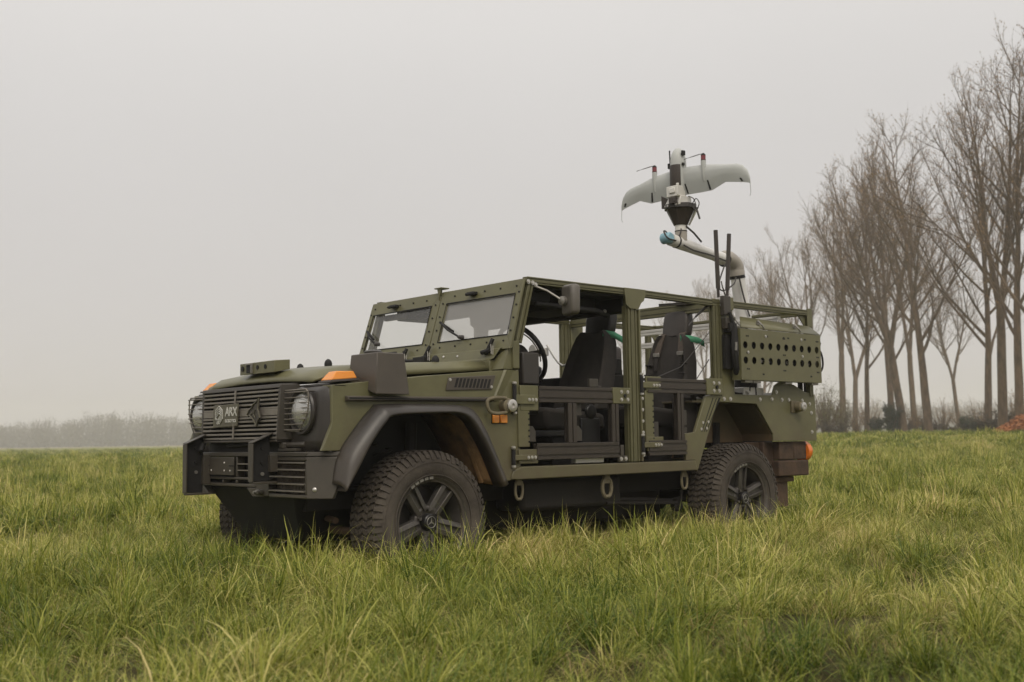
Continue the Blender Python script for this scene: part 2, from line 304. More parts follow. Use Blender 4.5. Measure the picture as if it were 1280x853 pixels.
# --- front wings (fender side panels with the arch cut out)
fpoly = [(-.60, 1.143), (-.3, 1.175), (.10, 1.215), (.53, 1.252), (.72, 1.262), (.725, .635), (.66, .605), (.61, .602), (.555, .60), (.48, .70), (.40, .87), (.31, .985), (.22, 1.015), (0, 1.02), (-.29, 1.015), (-.36, .97), (-.46, .86), (-.52, .80), (-.66, .80), (-.640, .845), (-.607, .92), (-.598, .95)]
for s in (-1, 1):
    m = MB(); m.prism([p for p in fpoly], 1, s*.79, s*.765)
    part('front_wing', m, olive, V, .003)
    m = MB()   # wing top, flat shelf beside the bonnet
    m.loft([[(-.60, s*.783, 1.141), (-.60, s*.60, 1.150)], [(-.3, s*.783, 1.173), (-.3, s*.60, 1.18)], [(.10, s*.783, 1.213), (.10, s*.6, 1.22)], [(.72, s*.783, 1.26), (.72, s*.6, 1.265)]])
    o = part('wing_top', m, olive, V, 0); so = o.modifiers.new('solid', 'SOLIDIFY'); so.thickness = .012
    # black corner cowl around the headlight
    rows = []
    for z, fx, q in ((.80, -.640, .0), (.86, -.642, .0), (.95, -.643, 0), (1.06, -.640, 0), (1.115, -.632, 0), (1.137, -.615, .01), (1.143, -.60, .02)):
        row = []; yo = .785
        xr = {.80: -.655, .86: -.63}.get(z, -.598)
        if z <= .86: xr = -.642 if z < .83 else -.632
        for k in range(9):
            t = k/8*math.pi/2; rad = .085
            row.append((fx+.0+rad-rad*math.cos(t) if True else 0, s*(yo-rad+rad*math.sin(t)), z))
        row = [(fx+.01, s*.40, z), (fx, s*.47, z)]+row+[(max(xr, fx+.087), s*yo, z)]
        rows.append(row)
    m = MB(); m.loft(rows); m.loft([[(p[0], p[1], p[2]) for p in rows[-1]], [(-.58, s*.40, 1.146)]*2+[(-.58, p[1], 1.146) for p in rows[-1][2:]]])
    o = part('headlight_surround', m, plast, V, 0); so = o.modifiers.new('solid', 'SOLIDIFY'); so.thickness = .008
    # headlight: bowl + lens
    c = (-.645, s*.585, 1.012)
    m = MB(); m.lathe(c, (1, 0, 0), [(-.012, .128), (-.022, .122), (-.022, .108), (.0, .100), (.01, .099), (.012, .118)], 40, closed=True)
    hl = part('headlight', m, plast, V)
    m = MB(); m.lathe(c, (1, 0, 0), [(.0, .099), (.02, .09), (.035, .06), (.04, .02)], 32); part('reflector', m, chrome, hl)
    m = MB(); m.lathe(c, (1, 0, 0), [(.0, .097), (-.016, .091), (-.034, .068), (-.046, .034), (-.049, .004)], 32); part('lens', m, lens_m, hl, smooth=80)
    # wire guard in front of the headlight
    m = MB(); gx = -.680
    y0, y1, zt, zb = .405, .690, 1.125, .905
    out = [(gx, y0, zt), (gx, y1-.02, zt), (gx, y1, zt-.02), (gx, y1, zt-.10), (gx, y1-.015, zt-.135), (gx, y1-.09, zb), (gx, y0, zb+.01)]
    m.tube(mir(out, s), .0045, 6, closed=True)
    gd = part('headlight_guard', m, slat_m, V)
    for k in range(8):
        z = zt-.012-k*.0285; ye = y1 if z > .99 else y1-(.99-z)*1.05
        m = MB(); m.tube(mir([(gx-.004, y0-.006, z), (gx-.004, ye+.006, z)], s), .0032, 6); part('guard_bar', m, slat_m, gd)
    for q in ((y1-.02, zt-.01), (y1-.09, zb+.003), (y0+.01, zt), (y0+.01, zb+.01)):
        m = MB(); m.tube(mir([(gx, q[0], q[1]), (-.635, q[0]+.005, q[1])], s), .005, 6); part('guard_stay', m, dgrey, gd)

# --- grille
def GX(z): return -.700-(1.16-z)*.05
m = MB()
zt, zb = 1.160, .862
fr = .020
for s in (-1, 1):
    m.hexa([(GX(zb)-.008, s*.425, zb), (GX(zb)-.008, s*.445, zb), (-.62, s*.465, zb), (-.62, s*.40, zb)], [(GX(zt)-.008, s*.435, zt), (GX(zt)-.008, s*.455, zt), (-.60, s*.475, zt), (-.60, s*.41, zt)])
m.hexa([(GX(zt)-.012, -.455, zt-.018), (GX(zt)-.012, .455, zt-.018), (-.60, .455, zt-.018), (-.60, -.455, zt-.018)], [(GX(zt)-.006, -.455, zt+.004), (GX(zt)-.006, .455, zt+.004), (-.60, .455, zt+.01), (-.60, -.455, zt+.01)])
m.hexa([(GX(zb)-.010, -.44, zb-.012), (GX(zb)-.010, .44, zb-.012), (-.62, .44, zb-.012), (-.62, -.44, zb-.012)], [(GX(zb)-.010, -.44, zb), (GX(zb)-.010, .44, zb), (-.62, .44, zb), (-.62, -.44, zb)])
GR = part('grille', m, dgrey, V, .003)
for k in range(12):
    z = 1.128-k*.0232; hh = .0056 if k != 5 else .017
    if k in (6,): z -= .004
    m = MB(); x = GX(z)-.010
    m.hexa([(x, -.437, z-hh), (x+.004, .437, z-hh), (x+.03, .437, z-hh), (x+.03, -.437, z-hh)], [(x, -.437, z+hh), (x+.004, .437, z+hh), (x+.03, .437, z+hh), (x+.03, -.437, z+hh)])
    part('slat', m, slat_m, GR, .0015)
m = MB(); m.tube([(GX(1.14)-.016, .03, 1.145), (GX(.87)-.018, .03, .868)], .006, 6); part('mullion', m, slat_m, GR)
m = MB(); m.box((-.60, -.43, .86), (-.57, .43, 1.13)); part('radiator', m, black, GR)
m = MB(); m.box((-.69, .26, 1.06), (-.63, .34, 1.085)); part('horn', m, steel, GR, .004)
m = MB(); m.box((-.66, -.46, .79), (-.56, .46, .85)); m.tube([(-.70, .44, .87), (-.76, .37, .80)], .018, 6); m.tube([(-.70, -.30, .84), (-.68, .2, .83)], .01, 6); part('lower_crossmember', m, black, V, .006)

# badge plate with the emblem and lettering
px0, py, pz = GX(1.0)-.026, .13, 1.004
m = MB(); m.hexa([(px0+.002, -.015, .943), (px0+.002, .275, .938), (px0+.010, .275, .938), (px0+.010, -.015, .943)], [(px0-.0, -.03, 1.070), (px0-.0, .265, 1.066), (px0+.008, .265, 1.066), (px0+.008, -.03, 1.070)])
BP = part('badge_plate', m, plate_m, GR, .002)
def text_mesh(s, size, loc, mt, parent, name, ext=.0015, rotz=-math.pi/2, sx=1.0):
    cu = bpy.data.curves.new(name, 'FONT'); cu.body = s; cu.size = size; cu.extrude = ext; cu.align_x = 'LEFT'; cu.offset = .0006*size/.05
    o = bpy.data.objects.new(name, cu); COL.objects.link(o)
    bpy.context.view_layer.update(); me = bpy.data.meshes.new_from_object(o); bpy.data.objects.remove(o)
    me.materials.clear(); me.materials.append(mt); me.transform(Matrix.Translation(loc) @ Matrix.Rotation(rotz, 4, 'Z') @ Matrix.Rotation(math.pi/2, 4, 'X') @ Matrix.Scale(sx, 4, (1, 0, 0)))
    me.name = name; o = bpy.data.objects.new(name, me); COL.objects.link(o); o.parent = parent; return o
# viewer stands at -X looking +X : left is +Y
text_mesh('ARX', .072, (px0-.001, .118, 1.002), silver, GR, 'lettering', sx=.98)
text_mesh('ROBOTICS', .026, (px0-.001, .120, .965), silver, GR, 'lettering', sx=1.02)
m = MB()   # emblem: stacked chevron bars in a hexagon
cy, cz = .190, 1.006
def strip(pts, wd):
    for (y0_, z0_), (y1_, z1_) in zip(pts, pts[1:]):
        dy, dz_ = y1_-y0_, z1_-z0_; l_ = math.hypot(dy, dz_); ny, nz_ = -dz_/l_*wd, dy/l_*wd
        m.prism([(y0_+ny, z0_+nz_), (y1_+ny, z1_+nz_), (y1_-ny, z1_-nz_), (y0_-ny, z0_-nz_)], 0, px0-.004, px0+.001)
for k in range(4):
    o_ = k*.0105; strip([(cy+.045-o_*.1-.0, cz+.028-k*.0135), (cy+.045-o_*.1, cz+.028-k*.0135+.001), (cy+.002-.0, cz+.055-k*.0135)], .0022)
    strip([(cy+.0, cz+.055-k*.0135), (cy-.040+k*.007, cz+.028-k*.008)], .0022)
for k in range(4):
    strip([(cy+.045, cz-.022+k*.0), (cy+.045-k*.009, cz-.022-k*.009+.0)], .0022) if k else None
    strip([(cy+.042-k*.006, cz-.012-k*.009), (cy-.002, cz-.048+k*.013)], .0022); strip([(cy-.002, cz-.048+k*.013), (cy-.040, cz-.018+k*.011)], .0022)
strip([(cy+.045, cz+.028), (cy+.045, cz-.022)], .002); strip([(cy-.040, cz+.028), (cy-.040, cz-.018)], .002)
part('emblem', m, silver, GR)
# animal-head emblem bolted to the slats
m = MB(); ex = GX(1.0)-.024
E2 = [(-.272, 1.092), (-.262, 1.03), (-.285, .985), (-.262, .972), (-.245, .938), (-.222, .968), (-.170, 1.002), (-.150, .993), (-.142, 1.004), (-.165, 1.028), (-.195, 1.040), (-.215, 1.062), (-.235, 1.066)]
m.prism([(y, z) for y, z in E2], 0, ex-.003, ex+.004); o = part('animal_head_emblem', m, dgrey, GR, .001)
m = MB()
pp = [(ex-.006, y, z) for y, z in E2]; m.tube(pp, .0042, 5, closed=True); m.tube([(ex-.007, -.232, 1.03), (ex-.007, -.216, 1.005), (ex-.007, -.235, .985)], .003, 5); m.tube([(ex-.007, -.20, 1.012), (ex-.007, -.185, 1.008)], .004, 5); part('animal_head_outline', m, plate_m, GR)

# --- bonnet
rows = []
for x, zs, zc, hw in ((-.605, 1.165, 1.185, .60), (-.585, 1.176, 1.212, .625), (-.53, 1.185, 1.245, .635), (-.42, 1.194, 1.268, .645), (-.2, 1.208, 1.288, .652), (.1, 1.228, 1.308, .66), (.4, 1.250, 1.322, .668), (.60, 1.264, 1.332, .672)):
    r = []
    top = zc
    edge = min(1.0, (x+.605)/.06+.25)
    for s, order in ((-1, 0), (1, 1)):
        q = [(hw, zs), (hw-.001, zs+(top-zs)*.28), (hw-.004, zs+(top-zs)*.36), (hw-.055, top-.014), (hw-.066, top-.009), (hw-.20, top-.003), (.20, top+.006), (0, top+.008)]
        if order: q = q[::-1][1:]
        r += [(x, s*a, b) for a, b in q]
    rows.append(r)
m = MB(); m.loft(rows); BN = part('bonnet', m, olive, V, smooth=50)
so = BN.modifiers.new('solid', 'SOLIDIFY'); so.thickness = .012
for xx, yy in ((-.31, -.30), (-.06, -.42), (.28, .15), (.25, -.58), (-.06, .42), (.4, .5)):
    m = MB(); z0 = 1.30 if xx > -.2 else 1.275; m.lathe((xx, yy, z0), (0, 0, 1), [(0, .022), (.02, .023), (.035, .018), (.045, .006)], 12); part('rubber_buffer', m, black, BN)
for dy in (-.02, .02):
    m = MB(); m.box((-.16, -.40+dy-.01, 1.29), (-.14, -.40+dy+.01, 1.325)); part('washer_nozzle', m, black, BN, .002)
# sensor bar on the bonnet front
SB = MB(); sx0, sx1 = -.60, -.50
x0 = -.575
SB.add(*(lambda P: (P, [(0, 3, 2, 1), (4, 5, 6, 7), (0, 1, 5, 4), (1, 2, 6, 5), (2, 3, 7, 6), (3, 0, 4, 7)]))([(-.60, -.20, 1.242), (-.50, -.20, 1.262), (-.50, .20, 1.262), (-.60, .20, 1.242), (-.60, -.20, 1.310), (-.50, -.20, 1.318), (-.50, .20, 1.318), (-.60, .20, 1.310)]))
sb = part('sensor_bar', SB, olive, V, .003)
for y, r_ in ((.165, .016), (-.01, .013), (-.10, .013)):
    m = MB(); m.cyl((-.604, y, 1.28), (-.598, y, 1.28), r_, n=14); part('sensor_lens', m, black, sb)
m = MB(); m.box((-.606, .055, 1.253), (-.598, .115, 1.306)); part('sensor_lens', m, black, sb, .002)
m = MB(); m.box((-.612, .05, 1.298), (-.60, .12, 1.305)); m.box((-.612, .045, 1.25), (-.60, .055, 1.306)); part('lens_hood', m, steel, sb, .001)

# --- indicators on the wing tops, side markers
for s in (-1, 1):
    m = MB(); m.hexa([(-.575, s*.74, 1.172), (-.575, s*.635, 1.172), (-.405, s*.635, 1.186), (-.405, s*.74, 1.186)], [(-.53, s*.725, 1.222), (-.53, s*.65, 1.222), (-.42, s*.65, 1.226), (-.42, s*.725, 1.226)])
    o = part('indicator_lamp', m, amber_m, V, .006)
    m = MB(); m.hexa([(-.585, s*.748, 1.160), (-.585, s*.627, 1.160), (-.398, s*.627, 1.175), (-.398, s*.748, 1.175)], [(-.58, s*.745, 1.172), (-.58, s*.63, 1.172), (-.402, s*.63, 1.187), (-.402, s*.745, 1.187)]); part('lamp_base', m, dgrey, o, .002)
    m = MB(); m.box((.500, s*.790, .943), (.548, s*.806, .992)); m.box((.560, s*.790, .943), (.612, s*.806, .992)); o = part('side_marker_lamp', m, amber_m, V, .004)
    m = MB(); m.box((.497, s*.788, .94), (.615, s*.795, .995)); part('lamp_base', m, black, o)
    # rub rail
    m = MB(); m.hexa([(-.52, s*.79, 1.058), (-.52, s*.822, 1.063), (.50, s*.822, 1.073), (.50, s*.79, 1.068)], [(-.52, s*.79, 1.088), (-.52, s*.822, 1.083), (.50, s*.822, 1.091), (.50, s*.79, 1.096)])
    rr2 = part('rub_rail', m, dgrey2, V, .003)
    m = MB(); m.box((-.51, s*.820, 1.071), (.49, s*.8235, 1.079)); part('rail_groove', m, black, rr2)
    # vent on the upper wing
    m = MB(); vp = [(.155, 1.128), (.175, 1.202), (.53, 1.225), (.50, 1.140)]
    m.prism(vp, 1, s*.79, s*.798); vt = part('air_vent', m, dgrey2, V, .003)
    for k in range(10):
        m = MB(); a = .215+k*.027; m.hexa([(a, s*.8, 1.147), (a+.015, s*.8, 1.147), (a+.015, s*.788, 1.147), (a, s*.788, 1.147)], [(a+.018, s*.8, 1.2), (a+.033, s*.8, 1.2), (a+.033, s*.788, 1.2), (a+.018, s*.788, 1.2)]); part('vent_slot', m, black, vt)
bolts(V, [(.185, 1.19), (.495, 1.155)], -.798, .8)
for s in (-1, 1):   # slanted pressing below the windscreen pillar
    m = MB(); m.hexa([(.505, s*.789, 1.075), (.565, s*.789, 1.075), (.560, s*.7905, 1.075), (.515, s*.799, 1.075)], [(.600, s*.789, 1.260), (.690, s*.789, 1.260), (.680, s*.7905, 1.260), (.612, s*.803, 1.260)]); part('wing_pressing', m, olive, V, .002)
# tapered air filter box (near side), smaller box far side
m = MB(); m.hexa([(-.372, -.86, 1.098), (-.372, -.70, 1.098), (-.152, -.70, 1.100), (-.152, -.86, 1.100)], [(-.352, -.845, 1.322), (-.352, -.715, 1.322), (-.178, -.715, 1.322), (-.178, -.845, 1.322)])
m2 = MB(); m2.hexa([(-.375, -.865, 1.095), (-.375, -.60, 1.17), (-.150, -.60, 1.19), (-.150, -.865, 1.095)], [(-.355, -.85, 1.322), (-.355, -.60, 1.322), (-.175, -.60, 1.322), (-.175, -.85, 1.322)])
ab = part('air_intake_box', m2, dgrey2, V, .006)
m = MB(); m.lathe((-.29, -.72, 1.322), (0, 0, 1), [(0, .05), (.012, .052), (.02, .04), (.024, .01)], 16); part('box_cap', m, plast, ab)
m = MB(); m.box((-.2, -.80, 1.322), (-.188, -.66, 1.334)); part('box_flange', m, plast, ab)

# --- wheel arch flares
O = [(-.600, .63), (-.565, .78), (-.46, .92), (-.356, 1.025), (-.30, 1.046), (0, 1.050), (.225, 1.046), (.315, 1.026), (.40, .93), (.47, .80), (.575, .60)]
Lp = [(-.583, .598), (-.52, .705), (-.43, .845), (-.335, .955), (-.27, .992), (0, 1.004), (.175, 1.003), (.265, .965), (.34, .875), (.41, .765), (.505, .578)]
Os = smooth_path([(a, 0, b) for a, b in O], 4); Ls = smooth_path([(a, 0, b) for a, b in Lp], 4)
for s in (-1, 1):
    rows = []
    for o_, l_ in zip(Os, Ls):
        n_ = (o_-l_)
        rows.append([(o_.x, s*.788, o_.z), (o_.x*.97+l_.x*.03, s*.81, o_.z*.97+l_.z*.03), (o_.x*.8+l_.x*.2, s*.86, o_.z*.8+l_.z*.2), (o_.x*.5+l_.x*.5, s*.888, o_.z*.5+l_.z*.5), (o_.x*.12+l_.x*.88, s*.902, o_.z*.12+l_.z*.88), (l_.x, s*.905, l_.z), (l_.x-n_.x*.12, s*.902, l_.z-n_.z*.12), (l_.x-n_.x*.2, s*.885, l_.z-n_.z*.2), (l_.x-n_.x*.1, s*.80, l_.z-n_.z*.1)])
    m = MB(); m.loft(rows); o = part('wheel_arch_flare', m, plast, V, smooth=60); so = o.modifiers.new('solid', 'SOLIDIFY'); so.thickness = .004
    rows = []
    for o_, l_ in zip(Os, Ls):
        rows.append([(l_.x*1.0, s*.885, l_.z+.003), (l_.x*.99, s*.60, l_.z+.02), (l_.x*.98, s*.40, l_.z+.02)])
    m = MB(); m.loft(rows[8:]); 
    o = part('wheel_arch_liner', m, mud, V, smooth=60); so = o.modifiers.new('solid', 'SOLIDIFY'); so.thickness = .004
    m = MB(); m.prism([(-.60, .55), (-.3, 1.04), (.3, 1.04), (.60, .55)], 1, s*.405, s*.395); part('inner_wing', m, under, V)
    # rib pressed in the rear of the liner
    m = MB(); m.loft([[(.47+.0*k, s*(.86-.02*k), .585+.0*k) for k in range(2)], [(.30, s*.86, .93), (.30, s*.84, .93)]]); 
    m = MB(); m.tube([(.345, s*.70, .905), (.43, s*.70, .76), (.50, s*.70, .60)], .022, 8); part('liner_rib', m, mud, o)

# --- bumper
BX = -.69
m = MB()
# centre: a frame around the openings, built of butting plates
y_f, y_n = .69, -.69
def plate(y0, z0, y1, z1, x=BX, t=.05): m.box((x, y0, z0), (x+t, y1, z1))
m.box((BX-.004, y_f, .772), (-.52, y_n, .796))                 # top shelf
plate(.69, .66, .52, .770); plate(.69, .556, .52, .658)
plate(.518, .64, -.16, .654, BX-.001); plate(.518, .60, -.16, .618)
plate(-.162, .556, -.30, .770); plate(-.302, .750, -.69, .770); plate(-.302, .553, -.69, .572); plate(-.675, .574, -.69, .748)
plate(.075, .656, .055, .77, BX-.001); plate(.22, .62, .235, .638, BX-.001); plate(.075, .62, .055, .638, BX-.001)
m.prism([(.518, .598), (.47, .598), (.40, .548), (.69, .548), (.69, .60)], 0, BX+.001, BX+.05)
m.prism([(-.05, .598), (-.16, .598), (-.25, .552), (-.12, .548)], 0, BX+.001, BX+.05)
for s in (-1, 1):                                              # swept corner wings
    y = s*.69; yo = s*.835
    m.hexa([(BX, y, .553), (BX+.05, y, .553), (BX+.20, yo, .55), (BX+.15, yo, .55)] if 0 else [(BX, y, .553), (BX+.04, y, .553), (-.585, s*.80, .553), (-.605, s*.835-s*.03, .553)], [(BX, y, .770), (BX+.04, y, .770), (-.49, s*.80, .770), (-.52, s*.835, .770)])
    m.hexa([(BX, y, .772), (-.52, s*.60, .772), (-.48, s*.79, .772), (-.515, s*.838, .772)], [(BX+.003, y, .796), (-.52, s*.60, .796), (-.48, s*.79, .796), (-.512, s*.835, .796)])
BU = part('front_bumper', m, dgrey, V, .004)
for k in range(5):
    z = .590+k*.0375
    m = MB(); m.hexa([(BX-.004, -.305, z-.004), (BX-.004, -.673, z-.004), (BX+.036, -.673, z-.002), (BX+.036, -.305, z-.002)], [(BX-.004, -.305, z+.003), (BX-.004, -.673, z+.003), (BX+.036, -.673, z+.004), (BX+.036, -.305, z+.004)]); part('intake_slat', m, slat_m, BU)
m = MB()
for i in range(22): m.box((BX+.045, -.36-i*.0145, .575), (BX+.052, -.36-i*.0145-.009, .748))
m.box((BX+.052, -.30, .57), (BX+.06, -.68, .752)); part('oil_cooler_core', m, mesh_m, BU)
for k in range(2):
    for y0_, y1_ in ((.518, .46), (.05, -.155)):
        z = .69+k*.036; m = MB(); m.box((BX-.002, y0_, z), (BX+.03, y1_, z+.006)); part('intake_slat', m, slat_m, BU)
m = MB(); m.box((BX+.06, .52, .60), (BX+.07, -.16, .77)); part('intake_backing', m, black, BU)
m = MB(); m.box((BX-.012, .458, .664), (BX-.003, .078, .768)); lp = part('blank_number_plate_panel', m, dgrey, BU, .003)
for y, z in ((.42, .735), (.42, .69), (.35, .69), (.19, .735), (.19, .69), (.12, .69)):
    m = MB(); m.lathe((BX-.012, y, z), (-1, 0, 0), [(0, .006), (.002, .005)], 8); part('rivet', m, bolt, lp)
for y in (.40, .10):
    m = MB(); m.box((BX-.014, y+.03, .715), (BX-.011, y-.03, .721)); part('slot', m, black, lp)
for y in (.39, -.39):
    zl = .56 if y > 0 else .64
    m = MB()
    m.prism([(-.84, zl), (-.84, .845), (-.735, .890), (-.722, .890), (-.722, zl)], 1, y+.035, y+.028)
    m.box((-.846, y-.012, zl), (-.838, y+.035, .843)); m.box((-.838, y-.012, zl-.012), (-.692, y+.035, zl-.001)); m.box((-.735, y-.01, zl+.05), (-.69, y+.02, .78))
    m.prism([(-.845, .850), (-.722, .902), (-.722, .896), (-.845, .844)], 1, y-.014, y+.038)
    u = part('bumper_upright', m, dgrey, BU, .002)
    m = MB(); m.prism([(-.836, zl+.004), (-.836, .838), (-.735, .880), (-.725, .880), (-.725, zl+.004)], 1, y+.020, y+.0275); part('upright_shade', m, black, u)  # black plate paints the shade inside the open upright
    for z in (.68, .74, .82):
        m = MB(); m.cyl((-.77, y+.020, z), (-.77, y+.012, z), .010, n=10); part('bolt', m, steel if z < .7 else black, u)
for y, z in ((-.23, .575), (-.185, .575), (.6, .575), (.65, .60)):
    m = MB(); m.lathe((BX, y, z), (-1, 0, 0), [(0, .017), (.01, .016), (.02, .010), (.03, .009)], 10); part('bolt', m, steel if y > -.2 else dgrey, BU)
m = MB(); m.lathe((-.655, -.72, .60), (-.8, -.6, 0), [(0, .013), (.012, .012), (.016, .006)], 12); part('bolt', m, bolt, BU)
for x, y in ((-.60, -.55), (-.60, -.60), (-.57, -.72), (-.53, -.77), (-.64, -.30), (-.64, .3)):
    m = MB(); m.lathe((x, y, .796), (0, 0, 1), [(0, .011), (.008, .010), (.010, .004)], 8); part('bolt', m, bolt, BU)
m = MB(); m.tube([(-.66, -.42, .832), (-.64, -.60, .835)], .017, 8); m.lathe((-.66, -.42, .815), (0, 0, 1), [(0, .03), (.03, .034), (.036, .02)], 12); m.tube([(-.62, -.44, .845), (-.62, -.62, .845)], .010, 8); m.box((-.68, -.38, .80), (-.62, -.56, .815)); part('recovery_hook', m, dgrey, BU, .003)

# --- cowl, windscreen
def WX(z): return .640+(z-1.42)*.31
m = MB()
m.loft([[(.585, -.68, 1.325), (.585, 0, 1.337), (.585, .68, 1.325)], [(.60, -.70, 1.335), (.60, 0, 1.347), (.60, .70, 1.335)], [(WX(1.395)-.012, -.74, 1.395), (WX(1.4)-.012, 0, 1.400), (WX(1.395)-.012, .74, 1.395)], [(.70, -.74, 1.40), (.70, 0, 1.40), (.70, .74, 1.40)]])
m.box((.585, -.68, 1.20), (.70, .68, 1.325)); 
for s in (-1, 1):
    m.hexa([(.60, s*.665, 1.262), (.60, s*.785, 1.264), (.728, s*.787, 1.264), (.72, s*.60, 1.264)], [(.625, s*.68, 1.34), (.645, s*.787, 1.40), (.735, s*.787, 1.425), (.72, s*.68, 1.40)])
    m.hexa([(.64, s*.70, 1.36), (.655, s*.787, 1.4), (.738, s*.787, 1.425), (.72, s*.66, 1.4)], [(.65, s*.73, 1.42), (.665, s*.80, 1.425), (.742, s*.80, 1.445), (.72, s*.66, 1.43)])
for s in (-1, 1): m.box((.668, s*.64, 1.27), (.72, s*.80, 1.437))
m.box((.648, -.72, 1.32), (.70, .72, 1.402))
CW = part('cowl', m, olive, V, .004)
bolts_c = [(-.20, 1.372), (-.34, 1.366), (-.58, 1.37), (-.05, 1.37), (.2, 1.37), (.4, 1.37)]
for y, z in bolts_c:
    m = MB(); m.lathe((.617, y, z), (-1, 0, .3), [(0, .011), (.008, .009), (.012, .004)], 8); part('bolt', m, bolt, CW)
def wq(y, z, dx=0): return (WX(z)+dx, y, z)
m = MB(); T = .018
def wbar(y0, z0, y1, z1, y2, z2, y3, z3, a=0, b=T): m.hexa([wq(y0, z0, a), wq(y1, z1, a), wq(y2, z2, a), wq(y3, z3, a)], [wq(y0, z0, b), wq(y1, z1, b), wq(y2, z2, b), wq(y3, z3, b)])
for s in (-1, 1):
    e = .004
    ot, ob, zt_, zb_ = .80, .815, 1.822, 1.388
    wbar(s*e, zb_, s*ob, zb_, s*.762, 1.475, s*.082, 1.475)
    wbar(s*e, zt_, s*ot, zt_, s*.755, 1.735, s*.078, 1.738, .0005)
    wbar(s*(ob), zb_+.0, s*ot, zt_, s*.752, 1.735, s*.765, 1.475, .001)
    wbar(s*e, zb_, s*e, zt_, s*.082, 1.738, s*.084, 1.475, .0015)
WF = part('windscreen_frame', m, olive, V, .002)
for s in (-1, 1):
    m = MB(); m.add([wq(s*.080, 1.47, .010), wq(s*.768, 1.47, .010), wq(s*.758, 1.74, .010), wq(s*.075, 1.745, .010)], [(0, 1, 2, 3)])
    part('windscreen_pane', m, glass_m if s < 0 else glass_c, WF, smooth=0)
    m = MB(); m.tube([wq(s*.082, 1.477, -.002), wq(s*.762, 1.477, -.002), wq(s*.753, 1.733, -.002), wq(s*.080, 1.736, -.002)], .004, 4, closed=True); part('pane_seal', m, black, WF)
    for y, z in [(.15+.15*k, 1.780) for k in range(5)]+[(.12+.155*k, 1.44) for k in range(5)]+[(.785, 1.50+.08*k) for k in range(4)]+[(.04, 1.47+.09*k) for k in range(4)]:
        m = MB(); m.cyl(wq(s*y, z, -.005), wq(s*y, z, 0), .006, n=8); part('screw', m, black, WF)
    y = -.345*1 if s < 0 else .50
    m = MB(); m.box((WX(1.775)-.035, y-.035, 1.765), (WX(1.775)+.0, y+.035, 1.785)); m.cyl((WX(1.775)-.03, y-.045, 1.772), (WX(1.775)-.03, y+.045, 1.772), .011, n=8); part('top_latch', m, black, WF, .002)
    # wiper
    p0 = (-.335, 1.492) if s < 0 else (.59, 1.515); p1 = (-.10, 1.60) if s < 0 else (.745, 1.61)
    m = MB(); m.tube([wq(p0[0], p0[1], -.03), wq((p0[0]+p1[0])/2, (p0[1]+p1[1])/2, -.045), wq(p1[0], p1[1], -.02)], .007, 6); wp = part('wiper', m, black, WF)
    d = Vector((p1[0]-p0[0], p1[1]-p0[1])); c_ = Vector(p1)-d*.25
    m = MB(); m.box((-.002, -.001, 0), (0, 0, 0)); m = MB(); a_ = c_-d*.35; b_ = c_+d*.35; m.tube([wq(a_.x, a_.y, -.016), wq(b_.x, b_.y, -.016)], .009, 4); part('wiper_blade', m, black, wp)
    m = MB(); m.lathe(wq(p0[0], p0[1], -.03), (1, 0, 0), [(-.012, .008), (0, .013), (.03, .014)], 10); part('wiper_pivot', m, hose_m, wp)
    for y in ((-.655,) if s < 0 else (.67,))+((-.03,) if s < 0 else (.22,)):
        m = MB(); m.tube([(.60, y+.03, 1.365), (.60, y, 1.40), (.625, y-.01, 1.455)], .013, 6); m.cyl((.595, y-.02, 1.385), (.595, y+.06, 1.375), .014, n=8); lt = part('clamp_latch', m, black, WF)
        m = MB(); m.tube([(.59, y-.035, 1.36), (.60, y-.02, 1.42)], .0025, 5); m.tube([(.59, y-.050, 1.355), (.60, y-.040, 1.41)], .0025, 5); part('latch_bail', m, steel, lt)
m = MB(); m.box((.60, -.10, 1.352), (.63, .25, 1.362)); m.tube([(.57, .02, 1.36), (.60, .3, 1.38)], .012, 6); m.box((.56, -.06, 1.35), (.60, .06, 1.385)); part('centre_linkage', m, black, WF, .002)
m = MB(); m.box((WX(1.83)-.03, -.022, 1.845), (WX(1.83)+.04, .052, 1.853)); m.prism([(-.01, 1.845), (.03, 1.845), (.012, 1.765)], 0, WX(1.8)-.014, WX(1.8)-.006); m.box((WX(1.83)-.01, .0, 1.80), (WX(1.83)-.002, .03, 1.846)); part('screen_top_bracket', m, olive, V, .002)
# inside mirror
m = MB(); m.tube([(.86, .40, 1.72), (.86, .17, 1.735), (.86, .16, 1.69), (.86, .39, 1.675)], .006, 5, closed=True); part('interior_mirror', m, hose_m, V)
m = MB(); m.box((.83, .50, 1.70), (.86, .76, 1.74)); part('sun_visor', m, dgrey, V, .004)

